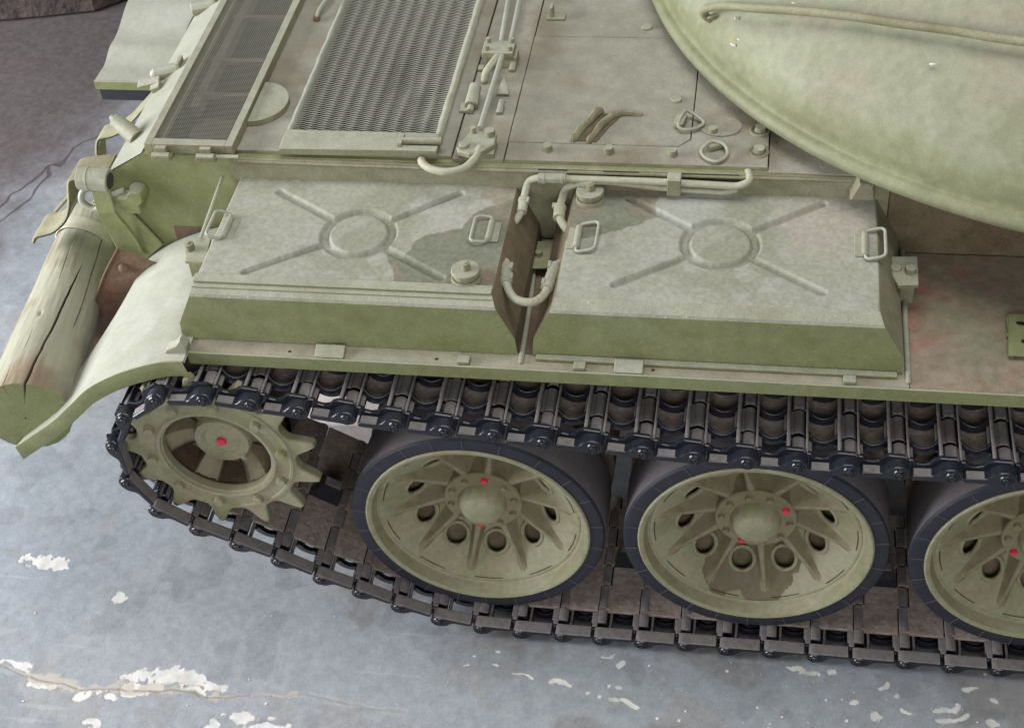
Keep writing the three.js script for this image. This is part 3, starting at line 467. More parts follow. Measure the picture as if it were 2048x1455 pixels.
function fuelTank(o) {
  const { xl, xr, bl, br, c, dark, smudge = [] } = o, zb = -0.522, zf = -0.052, zo = -0.018, yt = 1.290;
  const g = group('fuel_tank', tank);
  const loops = [[bl - 0.006, br + 0.004, zo, 1.1025], [bl, br, zo, 1.160], [xl - 0.012, xr + 0.016, zo, 1.262], [xl - 0.009, xr + 0.012, zo - 0.004, 1.270], [xl - 0.002, xr + 0.003, zf + 0.006, yt - 0.004], [xl, xr, zf, yt - 0.0008]];
  const face = [], bev = [], endL = [], endR = [];
  const ring = ([a, b, z, y]) => [[a, y, zb], [a, y, z], [b, y, z], [b, y, zb]];
  for (let i = 0; i < loops.length - 1; i++) {
    const A = ring(loops[i]), B = ring(loops[i + 1]);
    for (let k = 0; k < 3; k++) { const n = (k + 1) % 4; (i >= 2 && k === 1 ? bev : k === 0 ? endL : k === 2 ? endR : face).push(quads([[A[k], A[n]], [B[k], B[n]]])); }
  }
  obj('tank_shell', face, M.olive, g);
  obj('tank_edge', bev, M.dust, g); obj('tank_end', endL, o.matL, g); obj('tank_end', endR, o.matR, g);
  // pressed lid: a height field with a ring and four grooves
  const w = xr - xl, d = zf - zb, NX = 300, NZ = 168, pos = [], uv = [], idx = [];
  const dep = (x, z) => {
    let h = 0; const e = Math.hypot(x - c[0], z - c[1]);
    const rg = (q, hw) => 1 - sst(hw * 0.35, hw, Math.abs(q));
    h = Math.max(h, rg(e - 0.096, 0.0165));
    for (const a of o.arms) {
      const dx = a[0] - c[0], dz = a[1] - c[1], L = Math.hypot(dx, dz), s0 = 0.10 / L;
      const P = [c[0] + dx * s0, c[1] + dz * s0], q = segd(x, z, P, a); h = Math.max(h, rg(q, 0.0145));
    }
    return -0.0135 * h + 0.0016 * (fbm((x + 2) / 4, (z + 2) / 4, 40, 2) - 0.5) + 0.009 * (fbm((x + 2) / 4, (z + 2) / 4, 11, 2) - 0.5);
  };
  for (let j = 0; j <= NZ; j++) for (let i = 0; i <= NX; i++) { const x = xl + w * i / NX, z = zb + d * j / NZ, edge = i === 0 || j === 0 || i === NX || j === NZ; pos.push(x, yt + (edge ? -0.001 : dep(x, z)), z); uv.push(i / NX, j / NZ); }
  for (let j = 0; j < NZ; j++) for (let i = 0; i < NX; i++) { const a = j * (NX + 1) + i, b = a + 1, e = a + NX + 1, f = e + 1; idx.push(a, e, b, b, e, f); }
  const lg = new THREE.BufferGeometry(); lg.setAttribute('position', new THREE.Float32BufferAttribute(pos, 3)); lg.setAttribute('uv', new THREE.Float32BufferAttribute(uv, 2)); lg.setIndex(idx); lg.computeVertexNormals();
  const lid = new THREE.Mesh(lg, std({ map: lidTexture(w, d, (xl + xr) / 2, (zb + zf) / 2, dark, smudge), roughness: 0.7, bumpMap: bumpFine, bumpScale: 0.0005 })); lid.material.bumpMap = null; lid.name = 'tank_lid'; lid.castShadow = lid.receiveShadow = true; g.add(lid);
  for (const h of o.handles) {
    const [hx, hz, hw, hl, tilt, side] = h;
    const q = [[-hw, 0, -hl], [hw, 0, -hl], [hw, 0, hl], [-hw, 0, hl]].map(([a, , b]) => [hx + a * Math.cos(tilt), yt + 0.007 + (side > 0 ? hw - a : hw + a) * Math.sin(Math.abs(tilt)), hz + b + (a > 0 ? -0.006 : 0.004)]);
    const ringPts = roundPath([q[0].map((v, i) => (v + q[3][i]) / 2), q[0], q[1], q[2], q[3], q[0].map((v, i) => (v + q[3][i]) / 2)], 0.018, 6).slice(0, -1);
    objTop('handle', tube(ringPts, 0.0048, 80, 8, true, 0.2), M.pale, M.dust, g, 0.3);
    objTop('handle_clip', [cyl(0.0095, 0.0095, [hx + side * hw, yt + 0.008, hz - hl * 0.75], [hx + side * hw, yt + 0.008, hz + hl * 0.75], 12), box(hx + side * hw + (side < 0 ? -0.028 : 0), hx + side * hw + (side < 0 ? 0 : 0.028), yt, yt + 0.005, hz - hl * 0.75, hz + hl * 0.75)], M.dust, M.dust, g);
  }
  const [fx, fz] = o.cap, cap = group('filler_cap', g);
  objTop('cap_neck', [cyl(0.043, 0.041, [fx, yt - 0.002, fz], [fx, yt + 0.010, fz], 36), cyl(0.035, 0.035, [fx, yt + 0.010, fz], [fx, yt + 0.022, fz], 36)], o.capMat || M.side, M.side, cap);
  objTop('cap_disc', [cyl(0.0405, 0.039, [fx, yt + 0.022, fz], [fx, yt + 0.034, fz], 36)], M.dust, M.side, cap);
  objTop('cap_nut', [hex(0.0145, 0.022, fx + 0.002, yt + 0.034, fz, 0.3), cyl(0.008, 0.007, [fx + 0.002, yt + 0.056, fz], [fx + 0.002, yt + 0.060, fz], 10)], M.dust, M.side, cap);
  if (o.flange) for (const f of o.flange) objTop('edge_strip', f, M.dust, M.olive, g);
  return g;
}
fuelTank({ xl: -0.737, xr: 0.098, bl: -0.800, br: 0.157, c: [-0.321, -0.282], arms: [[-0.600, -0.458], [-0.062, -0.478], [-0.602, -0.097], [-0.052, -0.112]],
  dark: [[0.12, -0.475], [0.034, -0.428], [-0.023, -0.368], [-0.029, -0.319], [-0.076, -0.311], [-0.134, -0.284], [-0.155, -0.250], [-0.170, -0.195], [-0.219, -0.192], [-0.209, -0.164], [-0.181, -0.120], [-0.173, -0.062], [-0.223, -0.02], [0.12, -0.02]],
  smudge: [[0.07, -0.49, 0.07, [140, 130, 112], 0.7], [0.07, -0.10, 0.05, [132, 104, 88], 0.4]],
  handles: [[-0.730, -0.276, 0.023, 0.058, -0.5, 1], [0.030, -0.308, 0.024, 0.056, 0.2, 1]], cap: [0.020, -0.112], matL: M.olive, matR: M.brown,
  flange: [[box(-0.742, 0.099, 1.2890, 1.2955, -0.082, -0.047, 0.003)], [box(-0.744, 0.102, 1.2795, 1.2835, -0.042, -0.036, 0.001)]] });
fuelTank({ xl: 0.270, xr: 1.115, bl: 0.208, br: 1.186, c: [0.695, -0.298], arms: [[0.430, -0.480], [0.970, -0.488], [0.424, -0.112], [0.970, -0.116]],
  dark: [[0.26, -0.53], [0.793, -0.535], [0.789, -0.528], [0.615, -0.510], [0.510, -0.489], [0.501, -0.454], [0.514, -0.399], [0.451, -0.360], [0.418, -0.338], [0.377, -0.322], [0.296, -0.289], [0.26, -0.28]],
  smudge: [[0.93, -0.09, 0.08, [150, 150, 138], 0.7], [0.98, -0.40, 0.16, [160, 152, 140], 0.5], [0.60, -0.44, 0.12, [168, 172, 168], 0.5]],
  handles: [[0.330, -0.294, 0.027, 0.060, 0.12, -1], [1.108, -0.310, 0.027, 0.060, 0.12, -1]], cap: [0.318, -0.474], matL: M.brown, matR: M.side,
  flange: [[box(0.214, 1.176, 1.1025, 1.112, -0.016, 0.004, 0.003)]] });
// plates and hose between the tanks, clamps at their ends
objTop('gap_bracket', [plateXZ([[0.100, -0.462], [0.222, -0.466], [0.226, -0.348], [0.130, -0.340]], FY + 0.030, FY + 0.036)], M.side, M.side, tank);
objTop('bolt', hex(0.012, 0.014, 0.170, FY + 0.036, -0.40), M.side, M.side, tank);
obj('gap_floor_patch', plateXZ([[0.07, -0.50], [0.25, -0.50], [0.25, -0.03], [0.20, -0.02], [0.15, -0.03]], FY + 0.0006, FY + 0.0026, [], 0.0004), M.rust, tank);
obj('connecting_hose', tube([[0.090, 1.240, -0.245], [0.112, 1.262, -0.215], [0.118, 1.265, -0.165], [0.128, 1.265, -0.118], [0.159, 1.264, -0.066], [0.208, 1.264, -0.056], [0.236, 1.265, -0.090], [0.241, 1.265, -0.150], [0.250, 1.264, -0.205], [0.275, 1.255, -0.240]], 0.0115, 80, 12), M.hose, tank);
obj('hose_sleeve', [cyl(0.0165, 0.0165, [0.114, 1.264, -0.200], [0.126, 1.265, -0.122], 14), cyl(0.0185, 0.0185, [0.115, 1.264, -0.19], [0.1165, 1.264, -0.182], 14), cyl(0.0185, 0.0185, [0.123, 1.265, -0.142], [0.1245, 1.265, -0.134], 14), rbox(0.009, 0.012, 0.024, 0.138, 1.276, -0.14), rbox(0.009, 0.012, 0.024, 0.132, 1.276, -0.185)], M.dust, tank);
obj('hose_sleeve', [cyl(0.0170, 0.0170, [0.2505, 1.264, -0.210], [0.2385, 1.265, -0.108], 14), cyl(0.0190, 0.0190, [0.249, 1.264, -0.196], [0.248, 1.264, -0.188], 14), cyl(0.0190, 0.0190, [0.242, 1.265, -0.138], [0.241, 1.265, -0.130], 14), rbox(0.009, 0.012, 0.024, 0.228, 1.276, -0.125), rbox(0.009, 0.012, 0.024, 0.236, 1.276, -0.198)], M.dust, tank);
{
  const g = group('tank_clamp', tank);
  objTop('clamp_plate', plateXZ([[1.150, -0.374], [1.232, -0.380], [1.230, -0.262], [1.176, -0.256], [1.160, -0.300]], 1.190, 1.204, [], 0.002), M.dust, M.side, g);
  objTop('bolt', hex(0.017, 0.016, 1.210, 1.204, -0.312, 0.2), M.dust, M.side, g);
  objTop('clamp_boss', cyl(0.016, 0.015, [1.172, 1.204, -0.325], [1.172, 1.210, -0.325], 16), M.dust, M.side, g);
  obj('clamp_leg', box(1.180, 1.226, FY, 1.190, -0.34, -0.30), M.side, g);
}
{
  const g = group('tank_clamp', tank);
  objTop('clamp_plate', plateXZ([[-0.880, -0.336], [-0.800, -0.348], [-0.782, -0.235], [-0.846, -0.240]], 1.185, 1.198, [], 0.002), M.dust, M.side, g);
  objTop('bolt', [hex(0.016, 0.022, -0.846, 1.198, -0.292, 0.3), cyl(0.008, 0.007, [-0.846, 1.22, -0.292], [-0.846, 1.228, -0.292], 8)], M.dust, M.side, g);
  obj('clamp_leg', box(-0.86, -0.80, FY, 1.185, -0.31, -0.28), M.side, g);
}
obj('strap_rod', cyl(0.0055, 0.0055, [-0.822, 1.212, -0.328], [-0.795, 1.290, -0.520], 8), M.dust, tank);

// ---------------------------------------------------------------- rear end fittings
{
  const g = group('towing_eye', tank);
  obj('eye_tube', [cyl(0.036, 0.036, [-1.238, 1.292, -0.490], [-1.142, 1.286, -0.490], 26), T(new THREE.TorusGeometry(0.035, 0.003, 6, 26), -1.205, 1.290, -0.49, 0, Math.PI / 2)], M.dust, g);
  obj('eye_bore', cyl(0.026, 0.026, [-1.144, 1.286, -0.490], [-1.1405, 1.286, -0.490], 22), M.dark, g);
  obj('eye_strap', [rbox(0.060, 0.090, 0.010, -1.172, 1.228, -0.470, -0.18, 0, 0.05, 0.003)], M.olive, g);
  obj('shackle', tube([[-1.172, 1.205, -0.475], [-1.215, 1.185, -0.478], [-1.252, 1.205, -0.485], [-1.245, 1.235, -0.50], [-1.205, 1.25, -0.51]], 0.010, 36, 10), M.pale, g);
}
{
  const g = group('side_valve', tank);
  objTop('valve_block', [rbox(0.066, 0.060, 0.050, -1.098, 1.200, -0.500, 0, 0, 0.06, 0.006), cyl(0.030, 0.024, [-1.075, 1.225, -0.525], [-1.072, 1.232, -0.470], 16), rbox(0.05, 0.03, 0.03, -1.135, 1.218, -0.505, 0, 0.3, 0.3, 0.006)], M.dust, M.olive, g);
  obj('valve_pipe', tube([[-1.14, 1.215, -0.495], [-1.165, 1.19, -0.49], [-1.15, 1.13, -0.495], [-1.13, 1.06, -0.505], [-1.12, 0.99, -0.51]], 0.005, 40, 8), M.olive, g);
}
objTop('corner_gusset', poly([[-1.236, 1.17], [-1.155, 1.21], [-1.05, 1.02], [-1.12, 0.955], [-1.200, 0.985]], 0.010, 0.002).translate(0, 0, HZ + 0.008), M.olive, M.olive, tank);
objTop('lifting_stub', [cyl(0.028, 0.024, [-1.108, 1.315, -0.668], [-1.185, 1.350, -0.710], 20), cyl(0.012, 0.010, [-1.185, 1.350, -0.710], [-1.200, 1.356, -0.718], 12)], M.dust, M.side, tank, 0.3);
objTop('small_bracket', [rbox(0.075, 0.010, 0.036, -1.168, 1.318, -0.965, 0.1, 0.2, 0.15, 0.004), rbox(0.034, 0.050, 0.036, -1.135, 1.298, -0.950, 0.1, 0.2, 0.3, 0.004)], M.dust, M.side, tank);
function bar(pts, w, t, m, name, parent, wdir) {                 // flat bar bent along a path; wdir is the way its width runs
  const C = new THREE.CatmullRomCurve3(roundPath(pts, 0.03, 4).map((p) => new THREE.Vector3(...p)), false, 'catmullrom', 0.1), n = 40, W = new THREE.Vector3(...wdir).normalize(), rows = [];
  for (let i = 0; i <= n; i++) { const p = C.getPoint(i / n), tg = C.getTangent(i / n), N = tg.clone().cross(W).normalize(); const q = (a, b) => p.clone().addScaledVector(W, a).addScaledVector(N, b).toArray(); rows.push([q(-w / 2, -t / 2), q(w / 2, -t / 2), q(w / 2, t / 2), q(-w / 2, t / 2), q(-w / 2, -t / 2)]); }
  const cap = (r, f) => quads([[r[0], r[1]], [r[3], r[2]]], f);
  return objTop(name, [quads(rows, true), cap(rows[0], false), cap(rows[n], true)], M.pale, m, parent, 0.35);
}
{
  const g = group('log_carrier', tank);
  bar([[-1.215, 1.215, -0.655], [-1.298, 1.203, -0.655], [-1.344, 1.192, -0.655], [-1.354, 1.160, -0.655], [-1.369, 1.097, -0.655], [-1.398, 1.033, -0.655], [-1.462, 0.976, -0.655], [-1.530, 0.956, -0.655], [-1.545, 0.930, -0.655]], 0.110, 0.012, M.side, 'carrier_arm', g, [0, 0, 1]);
  obj('carrier_rod', cyl(0.006, 0.006, [-1.384, 1.085, -0.716], [-1.502, 0.968, -0.716], 8), M.side, g);
  bar([[-1.17, 1.262, -0.975], [-1.28, 1.155, -0.975], [-1.332, 1.120, -0.975], [-1.394, 1.105, -0.975], [-1.408, 1.070, -0.975], [-1.424, 0.995, -0.975]], 0.075, 0.011, M.side, 'carrier_arm', g, [0, 0, 1]);
}
{                                                               // waved sheet of the far carrier and the pipe under it
  const g = group('drum_carrier', tank), rows = [], un = [], n = 60;
  for (let i = 0; i <= n; i++) {
    const z = -1.135 - 0.80 * i / n, s = i / n, y = 1.205 + 0.030 * sst(0.10, 0.22, s) * 1.0 + 0.05 * sst(0.25, 0.5, s) - 0.03 * sst(0.55, 0.75, s), xa = -1.447 + 0.02 * s, xb = -1.185 + 0.04 * s - 0.02 * Math.sin(s * 9);
    rows.push([[xa, y, z], [xb, y, z]]); un.push([[xa, y - 0.006, z], [xb, y - 0.006, z]]);
  }
  obj('carrier_sheet', [quads(rows), quads(un, true)], M.pale, g);
  objTop('sheet_lip', box(-1.449, -1.190, 1.172, 1.2045, -1.137, -1.128), M.dust, M.olive, g);
  obj('dark_strip', box(-1.440, -1.21, 1.128, 1.170, -1.150, -1.132), M.rubber, g);  // dark strip hanging under the sheet lip
  obj('drain_pipe', cyl(0.040, 0.038, [-1.140, 1.255, -1.075], [-1.065, 1.262, -1.62], 24), M.side, g);
  for (const [a, z] of [[-1.165, -1.012], [-1.16, -1.408]]) objTop('carrier_strut', [cyl(0.024, 0.024, [a, 1.318, z], [a + 0.075, 1.322, z - 0.022], 16), rbox(0.012, 0.08, 0.05, a + 0.085, 1.32, z - 0.024)], M.pale, M.side, g, 0.2);
  obj('knob', T(new THREE.SphereGeometry(0.017, 14, 10), -1.235, 1.222, -1.155), M.pale, g);
  obj('sheet_seal', tube([[-1.205, 1.212, -1.135], [-1.192, 1.225, -1.22], [-1.172, 1.255, -1.32], [-1.168, 1.268, -1.45], [-1.14, 1.26, -1.6]], 0.008, 40, 6), M.rubber, g);
}

// ---------------------------------------------------------------- turret
const TC = [1.99, -1.78];
function turretMap(pts, arc) {                                       // settled dust with a feathered lower border over clean olive, reddish scuffs
  const r = mulberry(61), y = (v) => { const t = v * arc[arc.length - 1]; let i = 0; while (i < arc.length - 2 && arc[i + 1] < t) i++; return pts[i].y + (pts[i + 1].y - pts[i].y) * Math.min(1, (t - arc[i]) / (arc[i + 1] - arc[i])); };
  const Y = Array.from({ length: 1024 }, (_, i) => y((i + 0.5) / 1024));
  const t = tex(1024, (u, v) => {
    const h = Y[Math.min(1023, Math.floor(v * 1024))], n1 = fbm(u, v * 1.2, 6, 5), n2 = fbm(u + 0.3, v * 1.2 + 0.6, 9, 5), n3 = fbm(u, v, 90, 2), feather = vn(u * 240, v * 200, 240);
    const border = h + (fbm(u, v, 14, 4) - 0.5) * 0.10 + (feather - 0.5) * 0.012;
    const dustAmt = h < 1.453 ? 0.3 : sst(1.515, 1.60, border);
    let c = mix3([122, 126, 94], [116, 118, 87], sst(0.4, 0.65, n2));
    let d = mix3([133, 136, 112], [126, 128, 102], sst(0.45, 0.68, n1)); d = mix3(d, [140, 132, 114], sst(0.54, 0.7, n2) * 0.5);
    c = mix3(c, d, dustAmt);
    const g = (n3 - 0.5) * 18 + (r() - 0.5) * 16; return [c[0] + g, c[1] + g, c[2] + g];
  });
  return t;
}
{
  const prof = [[1.50, 1.372], [1.575, 1.385], [1.612, 1.402], [1.628, 1.418], [1.631, 1.434], [1.622, 1.449], [1.606, 1.456], [1.601, 1.470], [1.598, 1.500], [1.586, 1.54], [1.558, 1.585], [1.510, 1.635], [1.43, 1.70], [1.30, 1.785], [1.15, 1.87], [0.95, 1.955], [0.7, 2.03], [0.4, 2.085], [0.0, 2.11]];
  const c = new THREE.SplineCurve(prof.map((p) => new THREE.Vector2(...p))), pts = c.getPoints(160), NA = 720, pos = [], uv = [], idx = [], arc = [0];
  for (let j = 1; j < pts.length; j++) arc.push(arc[j - 1] + pts[j].distanceTo(pts[j - 1]));
  for (let i = 0; i <= NA; i++) for (let j = 0; j < pts.length; j++) {
    const a = i / NA * Math.PI * 2, k = sst(1.44, 1.47, pts[j].y) * Math.min(1, pts[j].x / 0.4);
    const X = TC[0] + pts[j].x * Math.cos(a), Z = TC[1] + pts[j].x * Math.sin(a), nz = ((fbm(X / 4 + pts[j].y / 4, Z / 4 + pts[j].y * 0.2, 40, 4) - 0.5) * 0.007 + (fbm(X / 4 + pts[j].y * 0.25, Z / 4 + 3, 12, 2) - 0.5) * 0.016) * k;
    const r = pts[j].x + nz * 0.8, y = pts[j].y + nz * 0.5;
    pos.push(TC[0] + r * Math.cos(a), y, TC[1] + r * Math.sin(a)); uv.push(i / NA * 5, 0.001 + 0.998 * arc[j] / arc[pts.length - 1]);
  }
  const m = pts.length;
  for (let i = 0; i < NA; i++) for (let j = 0; j < m - 1; j++) { const a = i * m + j, b = a + m; idx.push(a, a + 1, b, b, a + 1, b + 1); }
  const g = new THREE.BufferGeometry(); g.setAttribute('position', new THREE.Float32BufferAttribute(pos, 3)); g.setAttribute('uv', new THREE.Float32BufferAttribute(uv, 2)); g.setIndex(idx); g.computeVertexNormals();
  const t = group('turret', tank);
  const shell = new THREE.Mesh(g, std({ map: turretMap(pts, arc), roughness: 0.62 })); shell.name = 'turret_shell'; shell.castShadow = shell.receiveShadow = true; t.add(shell);
  objTop('handrail', [tube([[0.628, 1.555, -1.000], [0.606, 1.580, -0.992], [0.612, 1.606, -0.980], [0.672, 1.638, -0.945], [0.74, 1.667, -0.887], [0.877, 1.711, -0.802], [1.009, 1.741, -0.73], [1.136, 1.762, -0.663], [1.259, 1.778, -0.609], [1.379, 1.788, -0.558], [1.5, 1.795, -0.52], [1.7, 1.80, -0.48]], 0.0125, 120, 12)], M.side, M.side, t, 0.5);
  for (const [x, y, z, a, b] of [[0.697, 1.558, -0.866, 0.004, 0.010], [0.712, 1.572, -0.872, 0.003, 0.006], [1.222, 1.707, -0.558, 0.004, 0.009], [0.70, 1.61, -0.925, 0.006, 0.005], [0.86, 1.70, -0.86, 0.003, 0.006]]) { const f = obj('paint_fleck', new THREE.SphereGeometry(1, 10, 8).scale(a, 0.0025, b), M.block, t); f.position.set(x, y, z); f.rotation.set(0.75, 0.4 + x, -0.25); }
  obj('rail_foot', T(new THREE.TorusGeometry(0.014, 0.005, 8, 16, 4.2), 0.632, 1.572, -0.99, 0.9, 0.2, 0), M.side, t);
}

// ---------------------------------------------------------------- road wheels
const WR = 0.389, WY = 0.438, WZ = 0.061;
function lathe(pts, seg = 96, crease = 0.5) { return toCreasedNormals(new THREE.LatheGeometry(pts.map((p) => new THREE.Vector2(...p)), seg), crease).rotateX(Math.PI / 2); }   // (radius, z) around the z axis
const dishProfile = new THREE.SplineCurve([[0.100, -0.128], [0.135, -0.119], [0.172, -0.093], [0.21, -0.060], [0.25, -0.023], [0.28, 0.004], [0.304, 0.022]].map((p) => new THREE.Vector2(...p)));
const dz = (() => { const P = dishProfile.getPoints(200); return (r) => { if (r <= P[0].x) return P[0].y; for (let i = 1; i < P.length; i++) if (P[i].x >= r) { const t = (r - P[i - 1].x) / (P[i].x - P[i - 1].x); return P[i - 1].y + t * (P[i].y - P[i - 1].y); } return P[P.length - 1].y; }; })();
const NH = 10, HR = 0.210, HOLE = 0.034;
function dishGeo(turn) {
  const NA = 400, NR = 70, pos = [], idx = [];
  for (let j = 0; j <= NR; j++) for (let i = 0; i <= NA; i++) { const r = 0.10 + 0.21 * j / NR, a = i / NA * Math.PI * 2; pos.push(r * Math.cos(a), r * Math.sin(a), dz(r)); }
  for (let j = 0; j < NR; j++) for (let i = 0; i < NA; i++) {
    const r = 0.10 + 0.21 * (j + 0.5) / NR, a = (i + 0.5) / NA * Math.PI * 2, x = r * Math.cos(a), y = r * Math.sin(a); let cut = false;
    for (let h = 0; h < NH; h++) { const b = turn + h * 2 * Math.PI / NH; if (Math.hypot(x - HR * Math.cos(b), y - HR * Math.sin(b)) < HOLE) cut = true; }
    if (cut) continue;
    const p = j * (NA + 1) + i, q = p + 1, s = p + NA + 1, t = s + 1; idx.push(p, s, q, q, s, t);
  }
  const g = new THREE.BufferGeometry(); g.setAttribute('position', new THREE.Float32BufferAttribute(pos, 3)); g.setIndex(idx); g.computeVertexNormals(); return g;
}
const tyreFace = lathe([[0.352, 0.050], [0.3435, -0.003 + 0.001], [0.366, 0.002], [0.384, -0.001], [0.389, -0.010]].slice(1), 128, 0.7);
const tyreBody = lathe([[0.389, -0.010], [0.3885, -0.190], [0.384, -0.199], [0.352, -0.200]], 128, 0.7);
const rimGeo = lathe([[0.302, -0.0405], [0.311, -0.040], [0.3175, -0.034], [0.327, 0.0], [0.3325, 0.004], [0.340, 0.005], [0.3445, 0.001], [0.3445, -0.02]], 128, 0.5);
const hubFlange = lathe([[0.122, -0.195], [0.119, -0.130], [0.123, -0.112], [0.120, -0.106], [0.072, -0.105]], 64, 0.5);
const hubCap = lathe([[0.076, -0.107], [0.075, -0.099], [0.070, -0.080], [0.060, -0.064], [0.048, -0.055], [0.044, -0.0535], [0.0, -0.053]], 48, 0.45);
function ribGeo() {                                             // fin from the hub to the dish wall, thick at its foot
  const rows = [], n = 18, th = (t) => 0.0105 + 0.016 * (1 - t) * (1 - t);
  for (let i = 0; i <= n; i++) {
    const t = i / n, r = 0.112 + 0.176 * t, zb = dz(r) - 0.006 - WZ, top = Math.max(dz(r) + 0.0003, -0.054 + 0.064 * Math.pow(t, 1.1)) - WZ, w = th(t), k = w * (0.55), f = 0.016 * (1 - t) * Math.exp(-t * 5);
    rows.push([[r, -w - 0.010 - f, zb], [r, -w, Math.min(zb + 0.014, top - 0.001)], [r, -k, top - 0.003], [r, -k * 0.4, top], [r, k * 0.4, top], [r, k, top - 0.003], [r, w, Math.min(zb + 0.014, top - 0.001)], [r, w + 0.010 + f, zb]]);
  }
  return quads(rows);
}
const ribG = boxUV(clean(ribGeo())), markG = new THREE.BoxGeometry(0.040, 0.0014, 0.0012), slotG = (() => { const g = new THREE.RingGeometry(0.2965, 0.2995, 8, 1, -0.15, 0.30); return g; })();
const collarG = toCreasedNormals(new THREE.TorusGeometry(0.0385, 0.0070, 8, 34), 0.9);
for (const g of [markG, slotG]) boxUV(clean(g));
const boltG = boxUV(clean(new THREE.CylinderGeometry(0.0095, 0.0115, 0.013, 6).rotateX(Math.PI / 2)));
function put(name, g, m, parent, x, y, z, rz = 0) { const o = new THREE.Mesh(g, m); o.name = name; o.position.set(x, y, z); o.rotation.z = rz; o.castShadow = o.receiveShadow = true; parent.add(o); return o; }
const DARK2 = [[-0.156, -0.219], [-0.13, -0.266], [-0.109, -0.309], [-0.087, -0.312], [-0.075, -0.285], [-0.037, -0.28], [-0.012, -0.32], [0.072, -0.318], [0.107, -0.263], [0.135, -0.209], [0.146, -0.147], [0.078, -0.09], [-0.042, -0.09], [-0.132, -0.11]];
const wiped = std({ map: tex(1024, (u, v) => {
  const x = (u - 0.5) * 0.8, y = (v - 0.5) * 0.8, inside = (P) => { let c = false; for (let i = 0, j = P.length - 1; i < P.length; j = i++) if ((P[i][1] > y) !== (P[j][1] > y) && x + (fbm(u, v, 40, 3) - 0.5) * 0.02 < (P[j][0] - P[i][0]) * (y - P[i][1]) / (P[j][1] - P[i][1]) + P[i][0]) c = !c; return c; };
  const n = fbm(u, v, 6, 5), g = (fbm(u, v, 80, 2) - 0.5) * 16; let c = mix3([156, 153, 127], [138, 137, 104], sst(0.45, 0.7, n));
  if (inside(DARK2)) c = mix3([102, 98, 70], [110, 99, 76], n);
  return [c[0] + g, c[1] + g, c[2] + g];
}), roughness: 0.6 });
function roadWheel(x, turn, boltTurn, marks, dishMat) {
  const g = group('road_wheel', tank, x, WY, WZ);
  const d = put('wheel_dish', boxUV(clean(dishGeo(turn).translate(0, 0, -WZ))), M.wheel, g, 0, 0, 0);
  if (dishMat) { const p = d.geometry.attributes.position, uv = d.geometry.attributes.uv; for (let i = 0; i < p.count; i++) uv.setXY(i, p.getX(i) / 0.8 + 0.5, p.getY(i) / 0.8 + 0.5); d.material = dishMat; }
  obj('rim', rimGeo.clone(), M.wheel, g);
  obj('tyre', tyreFace.clone(), M.rubber, g); obj('tyre_tread', tyreBody.clone(), M.tread, g);
  for (let i = 0; i < 22; i++) { const a = turn + i * Math.PI * 2 / 22 + 0.03 * Math.sin(i * 5); put('sidewall_line', markG, M.trackDust, g, 0.366 * Math.cos(a), 0.366 * Math.sin(a), 0.0016, a); }
  for (let i = 0; i < NH; i++) {
    const a = turn + i * 2 * Math.PI / NH, b = a + Math.PI / NH;
    const c = put('hole_collar', collarG, M.wheel, g, HR * Math.cos(a), HR * Math.sin(a), dz(HR) - WZ + 0.001); c.rotation.set(0, 0, 0); c.lookAt(new THREE.Vector3()); c.quaternion.setFromUnitVectors(new THREE.Vector3(0, 0, 1), new THREE.Vector3(-0.66 * Math.cos(a), -0.66 * Math.sin(a), 0.75).normalize());
    put('rib', ribG, M.wheelRib, g, 0, 0, 0, b);
    put('rim_slot', slotG, M.dark, g, 0, 0, dz(0.298) - WZ + 0.0025, b + 0.2);
  }
  obj('hub_flange', hubFlange.clone(), M.wheelRib, g); obj('hub_cap', hubCap.clone(), M.wheel, g);
  for (let i = 0; i < 10; i++) { const a = boltTurn + i * Math.PI / 5; put('bolt', boltG, marks.includes(i) ? M.red : M.wheelRib, g, 0.102 * Math.cos(a), 0.102 * Math.sin(a), -0.100, a); }
  obj('backing_disc', lathe([[0.12, -0.160 - WZ], [0.172, -0.140 - WZ], [0.21, -0.108 - WZ], [0.25, -0.070 - WZ], [0.30, -0.030 - WZ]], 48, 1.0), M.brown, g);
  // inner wheel of the pair
  obj('inner_wheel', [lathe([[0.12, -0.42], [0.335, -0.35], [0.350, -0.285], [0.389, -0.285], [0.389, -0.47], [0.30, -0.47]], 96, 0.5), lathe([[0.112, -0.13], [0.12, -0.24], [0.30, -0.235], [0.335, -0.20]], 48, 0.5)], M.hull, g);
  return g;
}
roadWheel(0, 0.43, 1.43, [0, 5], null);
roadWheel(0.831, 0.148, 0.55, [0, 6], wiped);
roadWheel(1.662, 0.30, -2.45, [0], null);

